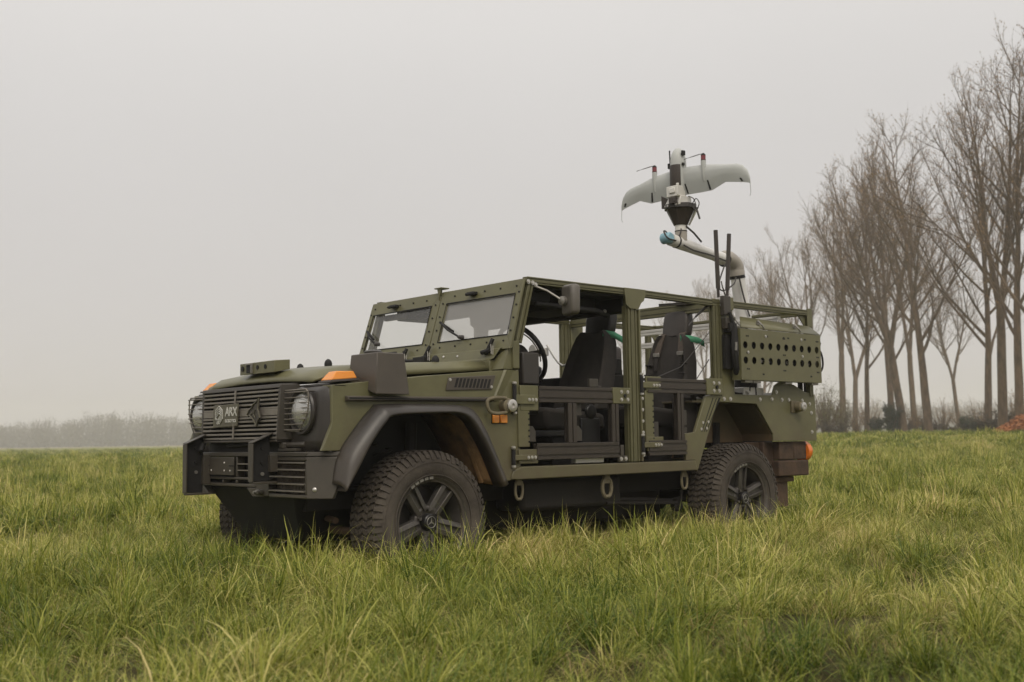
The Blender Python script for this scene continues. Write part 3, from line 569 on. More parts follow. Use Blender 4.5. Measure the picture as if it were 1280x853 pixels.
# --- cage: pillars and top rails
for s in (-1, 1):
    y = s*.775
    m = MB(); m.rail((.722, y, 1.43), (.830, y, 1.80), .045, .045, (1, 0, 0)); part('front_pillar', m, olive_rail, V)
    m = MB(); m.rail((.80, y, 1.815), (1.69, y, 1.815), .05, .045, nw=1, nh=2, slot=.003); part('roof_rail', m, olive_rail, V)
    m = MB(); m.rail((1.87, y, 1.815), (2.70, y, 1.806), .05, .045, nw=1, nh=2, slot=.003); part('roof_rail', m, olive_rail, V)
    m = MB(); m.rail((2.85, y, 1.81), (3.84, y, 1.81), .05, .045, nw=1, nh=2, slot=.003); part('roof_rail', m, olive_rail, V)
    # middle pillar
    m = MB(); m.rail((1.745, y+s*.0, .69), (1.745, y, 1.80), .045, .085, (1, 0, 0), nw=1, nh=2, slot=.004); m.box((1.69, s*.752, .69), (1.70, s*.785, 1.72)); mp = part('middle_pillar', m, olive_rail, V)
    m = MB(); m.prism([(1.66, 1.838), (1.675, 1.725), (1.715, 1.70), (1.795, 1.70), (1.825, 1.745), (1.85, 1.76), (1.87, 1.80), (1.87, 1.838)], 1, s*.80, s*.808); part('corner_plate', m, olive, mp, .002)
    m = MB(); m.box((1.80, s*.76, .69), (1.815, s*.805, 1.70)); part('pillar_edge_strip', m, olive, mp, .001)
    # rear pillar
    m = MB(); m.rail((2.655, y, 1.14), (2.655, y, 1.785), .045, .085, (1, 0, 0), nw=1, nh=2, slot=.004); rp = part('rear_pillar', m, olive_rail, V)
    m = MB(); m.box((2.705, s*.745, 1.14), (2.845, s*.79, 1.79)); part('pillar_plate', m, olive, rp, .003)
    m = MB(); m.box((2.775, s*.792, 1.765), (2.85, s*.80, 1.86)); m.box((2.60, s*.792, 1.79), (2.68, s*.80, 1.835)); part('corner_plate', m, olive, rp, .002)
    # rear corner post
    xr = 3.83 if s < 0 else 3.70
    m = MB(); m.rail((xr, y, 1.15), (xr, y, 1.785), .045, .045, (1, 0, 0)); rc = part('rear_corner_post', m, olive_rail, V)
    m = MB(); m.box((3.80, s*.793, 1.70), (3.87, s*.80, 1.845)); m.prism([(3.70, 1.79), (3.80, 1.79), (3.80, 1.69)], 1, s*.77, s*.78); part('corner_plate', m, olive if s < 0 else olive, rc, .002)
m = MB(); m.rail((2.72, -.75, 1.80), (2.72, .75, 1.80), .05, .08, nh=2); part('cross_beam', m, olive_rail, V)
m = MB(); m.rail((3.80, -.75, 1.812), (3.80, .75, 1.812), .05, .045, nh=1); part('cross_beam', m, olive_rail, V)
m = MB(); m.rail((.845, -.75, 1.795), (.845, .75, 1.795), .05, .045, nh=1); part('cross_beam', m, olive_rail, V)
m = MB(); m.rail((2.60, -.30, 1.835), (2.72, -.62, 1.835), .02, .02); m.cyl((2.66, -.42, 1.84), (2.72, -.58, 1.842), .02, n=8); part('strut_clamp', m, dgrey, V)
m = MB(); m.box((.86, -.745, 1.775), (1.78, .745, 1.80)); RP = part('roof_panel', m, black, V, .004)
m = MB(); m.box((1.70, -.745, 1.685), (1.79, .745, 1.80)); m.box((.90, .05, 1.70), (1.18, .70, 1.775)); m.box((.90, -.66, 1.715), (1.12, -.10, 1.775)); m.box((1.25, -.6, 1.69), (1.6, -.1, 1.775)); m.tube([(.95, -.7, 1.69), (1.5, -.7, 1.68), (1.72, -.6, 1.67)], .02, 8); part('overhead_console', m, black, RP, .02)
for x, y, z in ((1.42, -.60, 1.70), (1.50, -.45, 1.69), (1.62, -.66, 1.69)):
    m = MB(); m.lathe((x, y, z), (0, -1, 0), [(0, .014), (.01, .012), (.015, .004)], 8); part('console_knob', m, steel, RP)
for x, z in ((.80, 1.805), (.835, 1.80), (.86, 1.79)): bolts(V, [(x, z)], -.802, 1.3)

# --- far-side body wall & floor, so the cabin is closed below
m = MB(); m.box((.70, -.77, .625), (2.35, .77, .655)); m.box((2.352, -.47, .70), (3.78, .47, .74)); part('cabin_floor', m, under, V, .003)
m = MB(); m.box((.66, -.76, .66), (.70, .76, 1.30)); part('firewall', m, black, V, .004)
m = MB(); m.box((.73, .765, .66), (1.70, .79, 1.18)); m.box((1.80, .765, .66), (2.60, .79, 1.25)); part('far_door_panel', m, olive, V, .004)
# --- sills
for s in (-1, 1):
    m = MB(); m.prism([(.64, .61), (.69, .606), (2.383, .614), (2.36, .683), (.725, .683), (.66, .66)], 1, s*.80, s*.72); part('sill', m, olive, V, .006)
# --- rear body panel and diagonal brace
rp_ = [(2.62, 1.095), (2.66, 1.142), (2.845, 1.150), (3.20, 1.150), (3.31, 1.152), (3.345, 1.225), (3.42, 1.262), (3.60, 1.235), (3.74, 1.185), (3.88, 1.165), (3.885, .802), (3.30, .806), (3.30, .860), (3.105, 1.083)]
for s in (-1, 1):
    m = MB(); m.prism(rp_, 1, s*.79, s*.775); rb = part('rear_body_panel', m, olive, V, .003)
    m = MB(); m.prism([(2.383, .60), (2.36, .686), (2.262, .686), (2.262, .868), (2.37, .878), (2.50, 1.13), (2.60, 1.148), (2.655, 1.143)], 1, s*.795, s*.770); db = part('diagonal_brace', m, olive, V, .003)
    for k in range(3):
        t = .032+.04*k; a0 = Vector((2.42+t*.62, 0, .88)); a1 = Vector((2.545+t, 0, 1.12)); m = MB(); m.hexa([(a0.x, s*.7965, a0.z), (a0.x+.008, s*.7965, a0.z), (a0.x+.008, s*.78, a0.z), (a0.x, s*.78, a0.z)], [(a1.x, s*.7965, a1.z), (a1.x+.008, s*.7965, a1.z), (a1.x+.008, s*.78, a1.z), (a1.x, s*.78, a1.z)]); part('brace_slot', m, black, db)
    # wheel housing: inner wall, top and rear slopes
    m = MB(); m.box((2.40, s*.50, .80), (3.31, s*.49, 1.10)); m.hexa([(3.31, s*.77, .806), (3.31, s*.49, .806), (3.30, s*.49, .86), (3.30, s*.77, .86)], [(3.325, s*.77, .806), (3.325, s*.49, .806), (3.315, s*.49, .86), (3.315, s*.77, .86)])
    m.hexa([(3.30, s*.77, .858), (3.30, s*.49, .858), (3.10, s*.49, 1.085), (3.10, s*.77, 1.085)], [(3.312, s*.77, .862), (3.312, s*.49, .862), (3.112, s*.49, 1.095), (3.112, s*.77, 1.095)]); m.box((2.38, s*.77, 1.086), (3.12, s*.49, 1.10))
    m.hexa([(2.385, s*.77, .69), (2.385, s*.49, .69), (2.60, s*.49, 1.085), (2.60, s*.77, 1.085)], [(2.37, s*.77, .70), (2.37, s*.49, .70), (2.59, s*.49, 1.10), (2.59, s*.77, 1.10)])
    part('wheel_housing', m, liner2, V, .002)
bolts(V, [(2.715, 1.115), (2.79, 1.115), (3.15, 1.117), (3.36, 1.175), (3.30, 1.12), (3.43, 1.118), (3.52, 1.118), (3.70, 1.115), (3.82, 1.02), (3.82, .87), (2.44, .90), (2.50, .905), (2.46, .945), (2.52, .95), (3.80, 1.09)], -.79, 1.35)
# lifting eyes / lugs
def lug(x, z, y0, parent, ring=True):
    m = MB(); m.box((x-.05, y0, z-.045), (x+.05, y0-.018, z+.045)); m.lathe((x+.01, y0-.018, z), (0, -1, 0), [(0, .040), (.05, .038), (.055, .030)], 16); lg = part('towing_lug', m, shack, parent, .004)
    m = MB(); m.lathe((x+.015, y0-.073, z), (0, -1, 0), [(0, .034), (.012, .034), (.016, .028), (.016, .013), (.008, .011), (.008, .0)], 18); part('lug_cap', m, bolt, lg)
    return lg
lug(3.585, 1.065, -.79, V)
m = MB(); m.lathe((.60, -.79, 1.045), (0, -1, 0), [(0, .046), (.045, .044), (.05, .034)], 16); lg = part('towing_lug', m, shack, V, .003)
m = MB(); m.lathe((.612, -.84, 1.045), (0, -1, 0), [(0, .037), (.014, .037), (.018, .03), (.018, .013), (.01, .011), (.01, 0)], 18); part('lug_cap', m, bolt, lg)
m = MB(); pth = smooth_path([(.58, -.83, 1.088), (.50, -.84, 1.090), (.435, -.84, 1.078), (.425, -.84, 1.045), (.445, -.84, 1.008), (.50, -.84, .998), (.58, -.83, 1.005)], 3); m.tube(pth, .011, 8); part('lug_ring', m, shack, lg)
# tie-down shackles under the sill
def shackle(x, z0, z1, wd, y, fat=.0095):
    m = MB(); pth = []
    for t in range(16):
        a = 2*math.pi*t/16; pth.append((x+wd*math.cos(a)*(1 if abs(math.cos(a)) < .95 else 1), y, (z0+z1)/2+(z0-z1)/2*math.copysign(min(1, abs(math.sin(a))*1.15), math.sin(a))))
    m.tube(pth, fat, 7, closed=True); m.box((x-wd*.55, y-.008, z0-.03), (x+wd*.55, y+.012, z0+.03)); part('tie_down_shackle', m, shack, V, 0)
shackle(.748, .600, .488, .030, -.745); shackle(1.516, .585, .470, .042, -.745, .013); shackle(2.298, .600, .490, .030, -.745)

# --- doors (open frames of extrusions on the near side)
def hinge(parent, x, z, wd, h, y=-.79):
    m = MB(); m.box((x, y-.003, z), (x+wd, y-.015, z+h)); m.box((x-.05, y-.002, z+h*.25), (x+wd*.75, y-.028, z+h*.62)); hp = part('hinge_plate', m, olive, parent, .003)
    for dz in (-.04, 0, .04): pass
    m = MB(); m.cyl((x-.045, y-.016, z-.005), (x-.045, y-.016, z+h+.0), .013, n=10); part('hinge_pin', m, black, parent)
    for dz in (-.015, h+.012):
        m = MB(); m.lathe((x-.045, y-.016, z+dz), (0, 0, 1), [(-.01, .008), (-.004, .014), (.006, .014), (.01, .006)], 10); part('pin_nut', m, bolt, parent)
    bolts(parent, [(x+wd*.42+k*.028, z+h*.43) for k in range(3)], y-.028, .95)
m = MB(); m.rail((.868, -.79, 1.119), (1.60, -.79, 1.119), .04, .10, nh=2, slot=.006); D1 = part('front_door', m, brown_rail, V)
def dr(p0, p1, w_, h_, u, nh, D, name='door_bar', **k): mm_ = MB(); mm_.rail(p0, p1, w_, h_, u, nh=nh, **k); part(name, mm_, brown_rail, D)
dr((.845, -.79, .770), (1.575, -.79, .770), .04, .10, (0, 0, 1), 2, D1, slot=.006)
dr((1.152, -.79, .822), (1.152, -.79, 1.067), .04, .075, (1, 0, 0), 1, D1); dr((1.545, -.79, .822), (1.545, -.79, 1.067), .04, .065, (1, 0, 0), 1, D1)
m = MB(); m.box((.70, -.775, .80), (.792, -.803, 1.05)); part('hinge_post', m, olive, D1, .003)
for k in range(6):
    m = MB(); m.cyl((.785, -.802, .83+k*.034), (.785, -.806, .83+k*.034), .006, n=8); part('screw', m, black, D1)
hinge(D1, .715, 1.018, .15, .152); hinge(D1, .700, .700, .155, .085)
m = MB(); m.box((1.52, -.79, 1.068), (1.69, -.815, 1.172)); lkp = part('latch_plate', m, olive, D1, .003)
bolts(D1, [(1.60, 1.145), (1.66, 1.145), (1.60, 1.095), (1.66, 1.095)], -.815, 1.1)
m = MB(); m.cyl((1.63, -.815, 1.12), (1.63, -.824, 1.12), .012, n=8); part('latch_hole', m, black, D1)
for x, z in ((.80, .87), (1.20, .87), (1.20, 1.03)):
    m = MB(); m.prism([(x, z-.04), (x+.07, z-.04), (x+.07, z+.025), (x+.045, z+.055), (x, z+.055)], 1, -.765, -.772); part('corner_bracket', m, dgrey, D1, .002)
m = MB(); m.box((1.32, -.80, 1.172), (1.40, -.78, 1.225)); m.box((1.38, -.80, 1.172), (1.43, -.775, 1.18)); part('door_stop', m, dgrey, D1, .003)
m = MB(); m.box((1.22, -.76, .69), (1.48, -.72, .72)); part('step_strip', m, alu, D1, .003)
m = MB(); m.box((1.58, -.78, .69), (1.66, -.80, .73)); m.box((1.60, -.78, .72), (1.63, -.80, .80)); part('lower_latch', m, dgrey, D1, .003)
bolts(D1, [(1.60, .71), (1.645, .71)], -.80, 1.2)
m = MB(); m.rail((1.87, -.79, 1.195), (2.50, -.79, 1.195), .04, .10, nh=2, slot=.006); D2 = part('rear_door', m, brown_rail, V)
dr((1.87, -.79, .775), (2.262, -.79, .775), .04, .10, (0, 0, 1), 2, D2, slot=.006); dr((2.205, -.79, .825), (2.205, -.79, 1.145), .04, .065, (1, 0, 0), 1, D2)
m = MB(); m.box((1.845, -.775, .80), (1.93, -.803, 1.16)); part('hinge_post', m, olive, D2, .003)
for k in range(8):
    m = MB(); m.cyl((1.922, -.802, .84+k*.036), (1.922, -.806, .84+k*.036), .006, n=8); part('screw', m, black, D2)
hinge(D2, 1.855, 1.150, .155, .105); hinge(D2, 1.855, .755, .165, .095)
m = MB(); m.box((2.49, -.79, 1.142), (2.67, -.815, 1.258)); part('latch_plate', m, olive, D2, .003)
bolts(D2, [(2.57, 1.225), (2.63, 1.225), (2.57, 1.17), (2.63, 1.17)], -.815, 1.15)
m = MB(); m.cyl((2.60, -.815, 1.197), (2.60, -.824, 1.197), .013, n=8); part('latch_hole', m, black, D2)
for x, z in ((1.95, .90), (2.25, .98), (2.25, .86)):
    m = MB(); m.box((x, -.765, z-.05), (x+.06, -.772, z+.05)); part('corner_bracket', m, dgrey, D2, .002)
bolts(V, [(1.815+.0, .73+.075*k) for k in range(6)], -.806, 1.0)

# --- perforated equipment panel on the rear flank
m = MB(); yb = -.90; X0, X1 = 2.79, 3.81; nx = 10; cw = (X1-X0)/nx; bands = [(1.255, 1.338), (1.338, 1.448), (1.448, 1.560), (1.560, 1.617)]; r_ = .027; NS_ = 16
def holecell(xa, xb, za, zb, y0, y1):
    cx_, cz_ = (xa+xb)/2, (za+zb)/2; sq = []; ci = []
    for k in range(NS_):
        a = 2*math.pi*(k+.5)/NS_; dx, dz_ = math.cos(a), math.sin(a); ci.append((cx_+r_*dx, cz_+r_*dz_))
        q = min((xb-xa)/2/max(abs(dx), 1e-6), (zb-za)/2/max(abs(dz_), 1e-6)); sq.append((cx_+q*dx, cz_+q*dz_))
    vs = [(x, y0, z) for x, z in sq]+[(x, y0, z) for x, z in ci]+[(x, y1, z) for x, z in ci]+[(x, y1, z) for x, z in sq]
    n = NS_; fs = []
    for k in range(n):
        j = (k+1) % n; fs += [(k, j, j+n, k+n), (k+n, j+n, j+2*n, k+2*n), (k+2*n, j+2*n, j+3*n, k+3*n)]
    m.add(vs, fs)
    cs = [(xa, za), (xb, za), (xb, zb), (xa, zb)]
    for cx2, cz2 in cs:   # fill corners
        qs = sorted(range(n), key=lambda k: (sq[k][0]-cx2)**2+(sq[k][1]-cz2)**2)[:2]; a, b = sorted(qs)
        if (a, b) == (0, n-1): a, b = b, a
        for y in (y0, y1): m.add([(sq[a][0], y, sq[a][1]), (cx2, y, cz2), (sq[b][0], y, sq[b][1])], [(0, 1, 2)])
for i in range(nx):
    xa, xb = X0+i*cw, X0+(i+1)*cw
    for j, (za, zb2) in enumerate(bands):
        if j in (1, 2): holecell(xa, xb, za, zb2, yb, yb+.004)
        else: m.add([(xa, yb, za), (xb, yb, za), (xb, yb, zb2), (xa, yb, zb2)], [(0, 1, 2, 3)]); m.add([(xa, yb+.004, za), (xb, yb+.004, za), (xb, yb+.004, zb2), (xa, yb+.004, zb2)], [(0, 1, 2, 3)])
PB = part('perforated_equipment_panel', m, olive, V, 0, smooth=20)
m = MB(); m.box((X0, yb+.0, 1.617), (X1, -.815, 1.622)); m.box((X0, yb, 1.250), (X1, -.815, 1.255)); m.box((X0-.004, yb, 1.250), (X0, -.815, 1.622)); m.box((X1, yb, 1.250), (X1+.004, -.815, 1.622)); part('panel_side', m, olive, PB)
m = MB(); m.box((X0+.02, -.852, 1.26), (X1-.02, -.846, 1.61)); part('panel_backing', m, black, PB)
m = MB(); m.loft([[(2.80, -.895, 1.632), (3.82, -.895, 1.628)], [(2.90, -.815, 1.722), (3.80, -.815, 1.70)]]); fl = part('sloping_lid', m, olive, PB); so = fl.modifiers.new('solid', 'SOLIDIFY'); so.thickness = .006
for x in (3.05, 3.52):
    m = MB(); m.tube([(x, -.865, 1.695), (x, -.90, 1.66), (x+.02, -.905, 1.635)], .007, 6); m.box((x-.015, -.86, 1.665), (x+.015, -.87, 1.695)); part('lid_catch', m, steel, PB)
for x in (3.04, 3.10, 3.31, 3.37, 3.59, 3.66):   # small slots in the face
    for z in ((1.572,) if int(x*10) % 2 else (1.29,)):
        m = MB(); m.box((x, yb-.001, z), (x+.022, yb+.003, z+.012)); part('slot', m, black, PB)
for x in (2.85, 3.305, 3.75):
    for z in (1.565, 1.442, 1.325):
        m = MB(); m.box((x, yb-.0012, z), (x+.014, yb+.003, z+.011)); m.box((x+.02, yb-.0012, z), (x+.034, yb+.003, z+.011)); part('slot', m, black, PB)
bolts(PB, [(3.09, 1.578), (3.55, 1.575), (2.87, 1.452), (3.56, 1.447)], yb-.001, 1.0)
for a, b in ((3.04, 3.16), (3.38, 3.46), (3.60, 3.68)):
    m = MB(); m.tube([(a, -.87, 1.395), (b, -.87, 1.39)], .012, 6); m.cyl((a, -.855, 1.395), (a, -.885, 1.395), .016, n=8); part('clamp_pin', m, steel, PB)
for x in (2.85, 2.95, 3.35, 3.70):
    m = MB(); m.cyl((x, -.88, 1.245), (x+.05, -.88, 1.245), .012, n=8); m.box((x-.01, -.89, 1.232), (x+.08, -.85, 1.250)); part('lower_catch', m, steel, PB, .002)
m = MB(); m.box((2.72, -.86, 1.60), (2.80, -.80, 1.66)); m.tube([(2.77, -.86, 1.62), (2.745, -.87, 1.50), (2.76, -.87, 1.36), (2.80, -.85, 1.30)], .025, 7); m.tube([(2.74, -.84, 1.74), (2.79, -.86, 1.60), (2.76, -.88, 1.42)], .016, 6); m.box((2.70, -.83, 1.33), (2.79, -.80, 1.58)); part('cable_bundle', m, black, V)
m = MB(); m.tube([(2.735, -.80, 1.70), (2.80, -.83, 1.66), (2.86, -.84, 1.62)], .006, 5); m.tube([(2.78, -.80, 1.78), (2.86, -.83, 1.66), (2.98, -.84, 1.625)], .004, 5); m.tube([(2.745, -.89, 1.52), (2.74, -.89, 1.46)], .01, 6); part('cable_tie', m, steel, V)
m = MB(); m.tube(smooth_path([(3.82, -.87, 1.53), (3.87, -.87, 1.48), (3.90, -.86, 1.40), (3.87, -.86, 1.345), (3.82, -.86, 1.36)], 4), .008, 6); m.cyl((3.815, -.87, 1.56), (3.84, -.87, 1.56), .02, n=8); part('cable_loop', m, black, V)
for x in (3.56, 3.72, 3.80):
    m = MB(); m.box((x, -.76, 1.16), (x+.045, -.74, 1.30)); part('panel_bracket', m, black, V, .002)
m = MB(); m.lathe((3.24, -.60, 1.12), (0, 0, 1), [(0, .07), (.02, .085), (.16, .085), (.18, .07)], 16); part('rear_canister', m, black, V)

# --- load bed contents
m = MB(); m.rail((3.5, -.74, 1.745), (3.5, .74, 1.745), .045, .045); BF = part('bed_frame_rail', m, alu, V)
for z, x in ((1.635, 3.5), (1.16, 3.1), (1.16, 3.6)):
    m = MB(); m.rail((x, -.74, z), (x, .74, z), .045, .045); part('rail', m, alu, BF)
for y in (.72, -.1):
    m = MB(); m.rail((3.5, y, 1.18), (3.5, y, 1.72), .045, .045, (1, 0, 0)); part('rail', m, alu, BF)
m = MB(); m.box((2.75, -.47, .76), (3.75, .47, .95)); m.box((3.45, -.47, .952), (3.72, -.15, 1.16)); part('bed_platform', m, under, V, .01)
m = MB(); m.box((3.05, -.72, 1.10), (3.30, -.62, 1.21)); m.box((2.88, -.68, 1.10), (3.6, -.60, 1.128)); m.box((2.95, -.5, 1.13), (3.3, .2, 1.26)); part('control_cabinet', m, alu, V, .006)
m = MB(); m.tube(smooth_path([(2.87, -.70, 1.25), (2.95, -.70, 1.17), (3.1, -.70, 1.165), (3.25, -.69, 1.20)], 4), .009, 6); m.tube(smooth_path([(3.12, -.72, 1.13), (3.13, -.72, 1.22), (3.19, -.72, 1.23), (3.2, -.72, 1.13)], 4), .006, 6); part('bed_cable', m, black, V)
# equipment rack behind the front seats
m = MB(); m.box((2.02, -.30, .70), (2.22, .55, 1.30)); m.box((2.02, -.28, 1.30), (2.2, .1, 1.42)); RK = part('equipment_rack', m, under, V, .01)
for x, y, z, a, mt_ in ((2.0, -.28, 1.36, .05, wht_m), (2.0, -.24, 1.25, .05, wht_m), (2.0, -.12, 1.47, .045, wht_m), (2.0, .0, 1.32, .06, steel), (2.0, .35, 1.50, .05, wht_m)):
    m = MB(); m.box((x-.02, y-a, z-a*.6), (x+.02, y+a, z+a*.6)); m.cyl((x-.03, y, z), (x-.02, y, z), a*.4, n=10); part('electronics_box', m, mt_, RK, .006)
m = MB(); m.lathe((1.98, -.30, 1.40), (-1, 0, 0), [(0, .018), (.02, .018), (.022, .03), (.04, .03), (.046, .02)], 14); part('emergency_stop_button', m, redb, RK)
m = MB(); m.tube(smooth_path([(2.0, -.3, 1.5), (1.97, -.2, 1.42), (1.98, -.1, 1.5), (1.97, .1, 1.38), (2.0, .3, 1.55)], 4), .008, 6); m.tube(smooth_path([(2.0, .45, 1.62), (1.97, .4, 1.5), (1.98, .42, 1.35)], 4), .012, 6); m.lathe((2.0, .42, 1.52), (1, 0, 0), [(-.04, .04), (0, .055), (.04, .04)], 12); part('rack_cable', m, alu, RK)
# far side plate between the pillars
m = MB(); m.rail((1.745, .70, 1.28), (2.66, .70, 1.28), .04, .08); part('far_side_bar', m, olive_rail, V)

# --- cabin: dash, steering wheel, seats
m = MB(); m.box((.72, -.70, 1.00), (.98, .70, 1.25)); m.box((.98, -.60, 1.02), (1.04, -.15, 1.22)); m.box((.74, -.68, 1.25), (.90, -.10, 1.30)); m.box((.95, -.12, .66), (1.9, .12, .98)); DB = part('dashboard', m, blackg, V, .02)
m = MB(); m.box((.80, -.74, 1.18), (.94, -.66, 1.38)); part('side_display', m, plast, DB, .01)
m = MB(); m.box((1.05, .58, 1.26), (1.66, .66, 1.285)); m.hexa([(1.15, .60, 1.10), (1.5, .60, 1.10), (1.5, .64, 1.10), (1.15, .64, 1.10)], [(1.1, .60, 1.255), (1.55, .60, 1.255), (1.55, .64, 1.255), (1.1, .64, 1.255)]); part('far_door_bar', m, olive, V, .004)
C0 = Vector((1.13, -.37, 1.405)); nrm = Vector((math.cos(R(28)), 0, math.sin(R(28)))); A1 = Vector((0, 1, 0)); A2 = nrm.cross(A1)
m = MB(); m.tube([C0+(A1*math.cos(t)+A2*math.sin(t))*.20 for t in [2*math.pi*k/36 for k in range(36)]], .0165, 8, closed=True); SW = part('steering_wheel', m, blackg, V)
m = MB(); m.lathe(C0-nrm*.02, nrm, [(-.04, .05), (-.01, .075), (.02, .07), (.03, .03)], 16)
for a in (0, math.pi, -math.pi/2): e = A1*math.cos(a)+A2*math.sin(a); m.tube([C0-nrm*.02+e*.05, C0-nrm*.01+e*.12, C0+e*.195], .014, 6)
m.cyl(C0-nrm*.3, C0-nrm*.04, .04, .045, n=12); part('steering_hub', m, plast, SW)
m = MB(); e0 = [C0+nrm*.012+(A1*math.cos(t)+A2*math.sin(t))*.150 for t in [R(120)+R(8)*k for k in range(12)]]; m.tube(e0, .005, 5); part('wheel_trim', m, steel, SW)
def seat(x, y, zb, rec=.16, hmat=head_m, harness=True, name='seat', hz=0):
    # x = front face of the backrest at its top; zb = cushion height
    H = .55; xb = x-rec
    m = MB(); rows = []
    for t, wd, dp in ((0, .215, .10), (.25, .210, .11), (.6, .190, .10), (.82, .165, .085), (.93, .145, .07), (1.0, .11, .05)):
        z = zb+t*H; xx = xb+rec*t
        rows.append([(xx-.025, y-wd, z), (xx-.045, y-wd*.92, z), (xx-.0, y-wd*.72, z), (xx+.012, y, z), (xx, y+wd*.72, z), (xx-.045, y+wd*.92, z), (xx-.025, y+wd, z), (xx+dp, y+wd*.95, z), (xx+dp+.02, y, z), (xx+dp, y-wd*.95, z)])
    m.loft(rows, closed=True, cap=True)
    st = part('seat', m, seat_m, V, .006, smooth=60)
    m = MB(); m.hexa([(xb-.50, y-.23, zb-.14), (xb-.50, y+.23, zb-.14), (xb+.05, y+.23, zb-.14), (xb+.05, y-.23, zb-.14)], [(xb-.52, y-.24, zb+.01), (xb-.52, y+.24, zb+.01), (xb+.03, y+.24, zb-.03), (xb+.03, y-.24, zb-.03)]); part('seat_cushion', m, seat_m, st, .03)
    for dy in (-.2, .17):
        m = MB(); m.box((xb-.42, y+dy, .66), (xb, y+dy+.03, zb-.14)); part('seat_frame', m, black, st, .004)
    zt_ = zb+H
    m = MB(); rows = []
    for t, wd, dp in ((0, .105, .065), (.06, .118, .075), (.5, .121, .08), (.9, .112, .072), (1.0, .09, .055)):
        z = zt_-.015+hz+t*.19; xx = x+.012+.03*t
        rows.append([(xx+.008, y-wd, z), (xx-.006, y-wd*.9, z), (xx-.012, y, z), (xx-.006, y+wd*.9, z), (xx+.008, y+wd, z), (xx+dp, y+wd*.95, z), (xx+dp, y-wd*.95, z)])
    m.loft(rows, closed=True, cap=True); part('headrest', m, hmat, st, .012, smooth=60)
    if harness:
        for s in (-1, 1):
            m = MB(); yy = y+s*.085
            pts = [(x+.05, yy, zt_+.03), (x-.01, yy+s*.01, zt_+.0), (x-.035, yy+s*.02, zt_-.07), (x-.058, yy+s*.03, zt_-.15)]
            for i, (a, b) in enumerate(zip(pts, pts[1:])):
                m.hexa([(a[0], a[1]-.026, a[2]), (a[0], a[1]+.026, a[2]), (a[0]+.01, a[1]+.026, a[2]), (a[0]+.01, a[1]-.026, a[2])], [(b[0], b[1]-.026, b[2]), (b[0], b[1]+.026, b[2]), (b[0]+.01, b[1]+.026, b[2]), (b[0]+.01, b[1]-.026, b[2])])
            part('harness_strap', m, strap_m, st)
            m = MB(); a = pts[-1]; m.box((a[0]-.008, a[1]-.03, a[2]-.015), (a[0]+.004, a[1]+.03, a[2]+.015)); part('strap_buckle', m, steel, st, .003)
            m = MB(); a = pts[-1]; m.hexa([(a[0]-.02, a[1]-.012, a[2]-.12), (a[0]-.02, a[1]+.012, a[2]-.12), (a[0]-.012, a[1]+.012, a[2]-.12), (a[0]-.012, a[1]-.012, a[2]-.12)], [(a[0]-.002, a[1]-.02, a[2]-.015), (a[0]-.002, a[1]+.02, a[2]-.015), (a[0]+.006, a[1]+.02, a[2]-.015), (a[0]+.006, a[1]-.02, a[2]-.015)]); part('strap_tail', m, seat_m, st)
            for k in range(4):
                m = MB(); z = zb+.10+k*.075; xx = xb+rec*(z-zb)/H; m.box((xx-.052, y+s*.165-.028, z-.006), (xx-.02, y+s*.165+.028, z+.006)); part('seat_webbing', m, seat_m, st, .002)
    return st
s1 = seat(1.83, -.37, 1.04, .20, blackg, False); s2 = seat(2.66, -.375, 1.06, .12)
s3 = seat(1.83, .40, .72, .18, blackg, False, hz=-.05); s4 = seat(2.60, .30, .92, .12, head_m, False, hz=-.08)
for o_ in (s1, s3): o_['label'] = 'black front seat with tall backrest'
def strap(pts, wd, parent, up_=(0, 0, 1)):
    m = MB(); u = Vector(up_)*wd
    rows = [[Vector(p)-u, Vector(p)+u] for p in pts]; m.loft(rows); o = part('green_strap', m, green_m, parent, label='green webbing strap tied to the seat'); so = o.modifiers.new('solid', 'SOLIDIFY'); so.thickness = .003
strap([(1.80, -.47, 1.57), (1.85, -.53, 1.555), (1.89, -.57, 1.52), (1.92, -.59, 1.49)], .024, s1, (.3, .1, .9))
strap([(2.63, -.47, 1.575), (2.69, -.52, 1.57), (2.74, -.555, 1.555), (2.78, -.575, 1.53)], .024, s2, (0, .1, 1)); strap([(2.66, -.27, 1.52), (2.68, -.19, 1.50), (2.70, -.15, 1.42)], .045, s2, (.0, .3, .9))
m = MB(); m.tube([(1.90, -.70, 1.20), (2.35, -.70, 1.34), (2.50, -.66, 1.42), (2.66, -.74, 1.62)], .003, 5); m.tube([(2.48, -.74, 1.70), (2.62, -.76, 1.80)], .008, 6); m.tube([(2.40, -.74, 1.63), (2.50, -.74, 1.72), (2.64, -.77, 1.83)], .004, 5); m.tube([(2.50, -.72, 1.26), (2.62, -.74, 1.40)], .004, 5); m.tube([(2.60, -.74, 1.24), (2.64, -.75, 1.30)], .004, 5); part('rear_wire', m, hose_m, V)
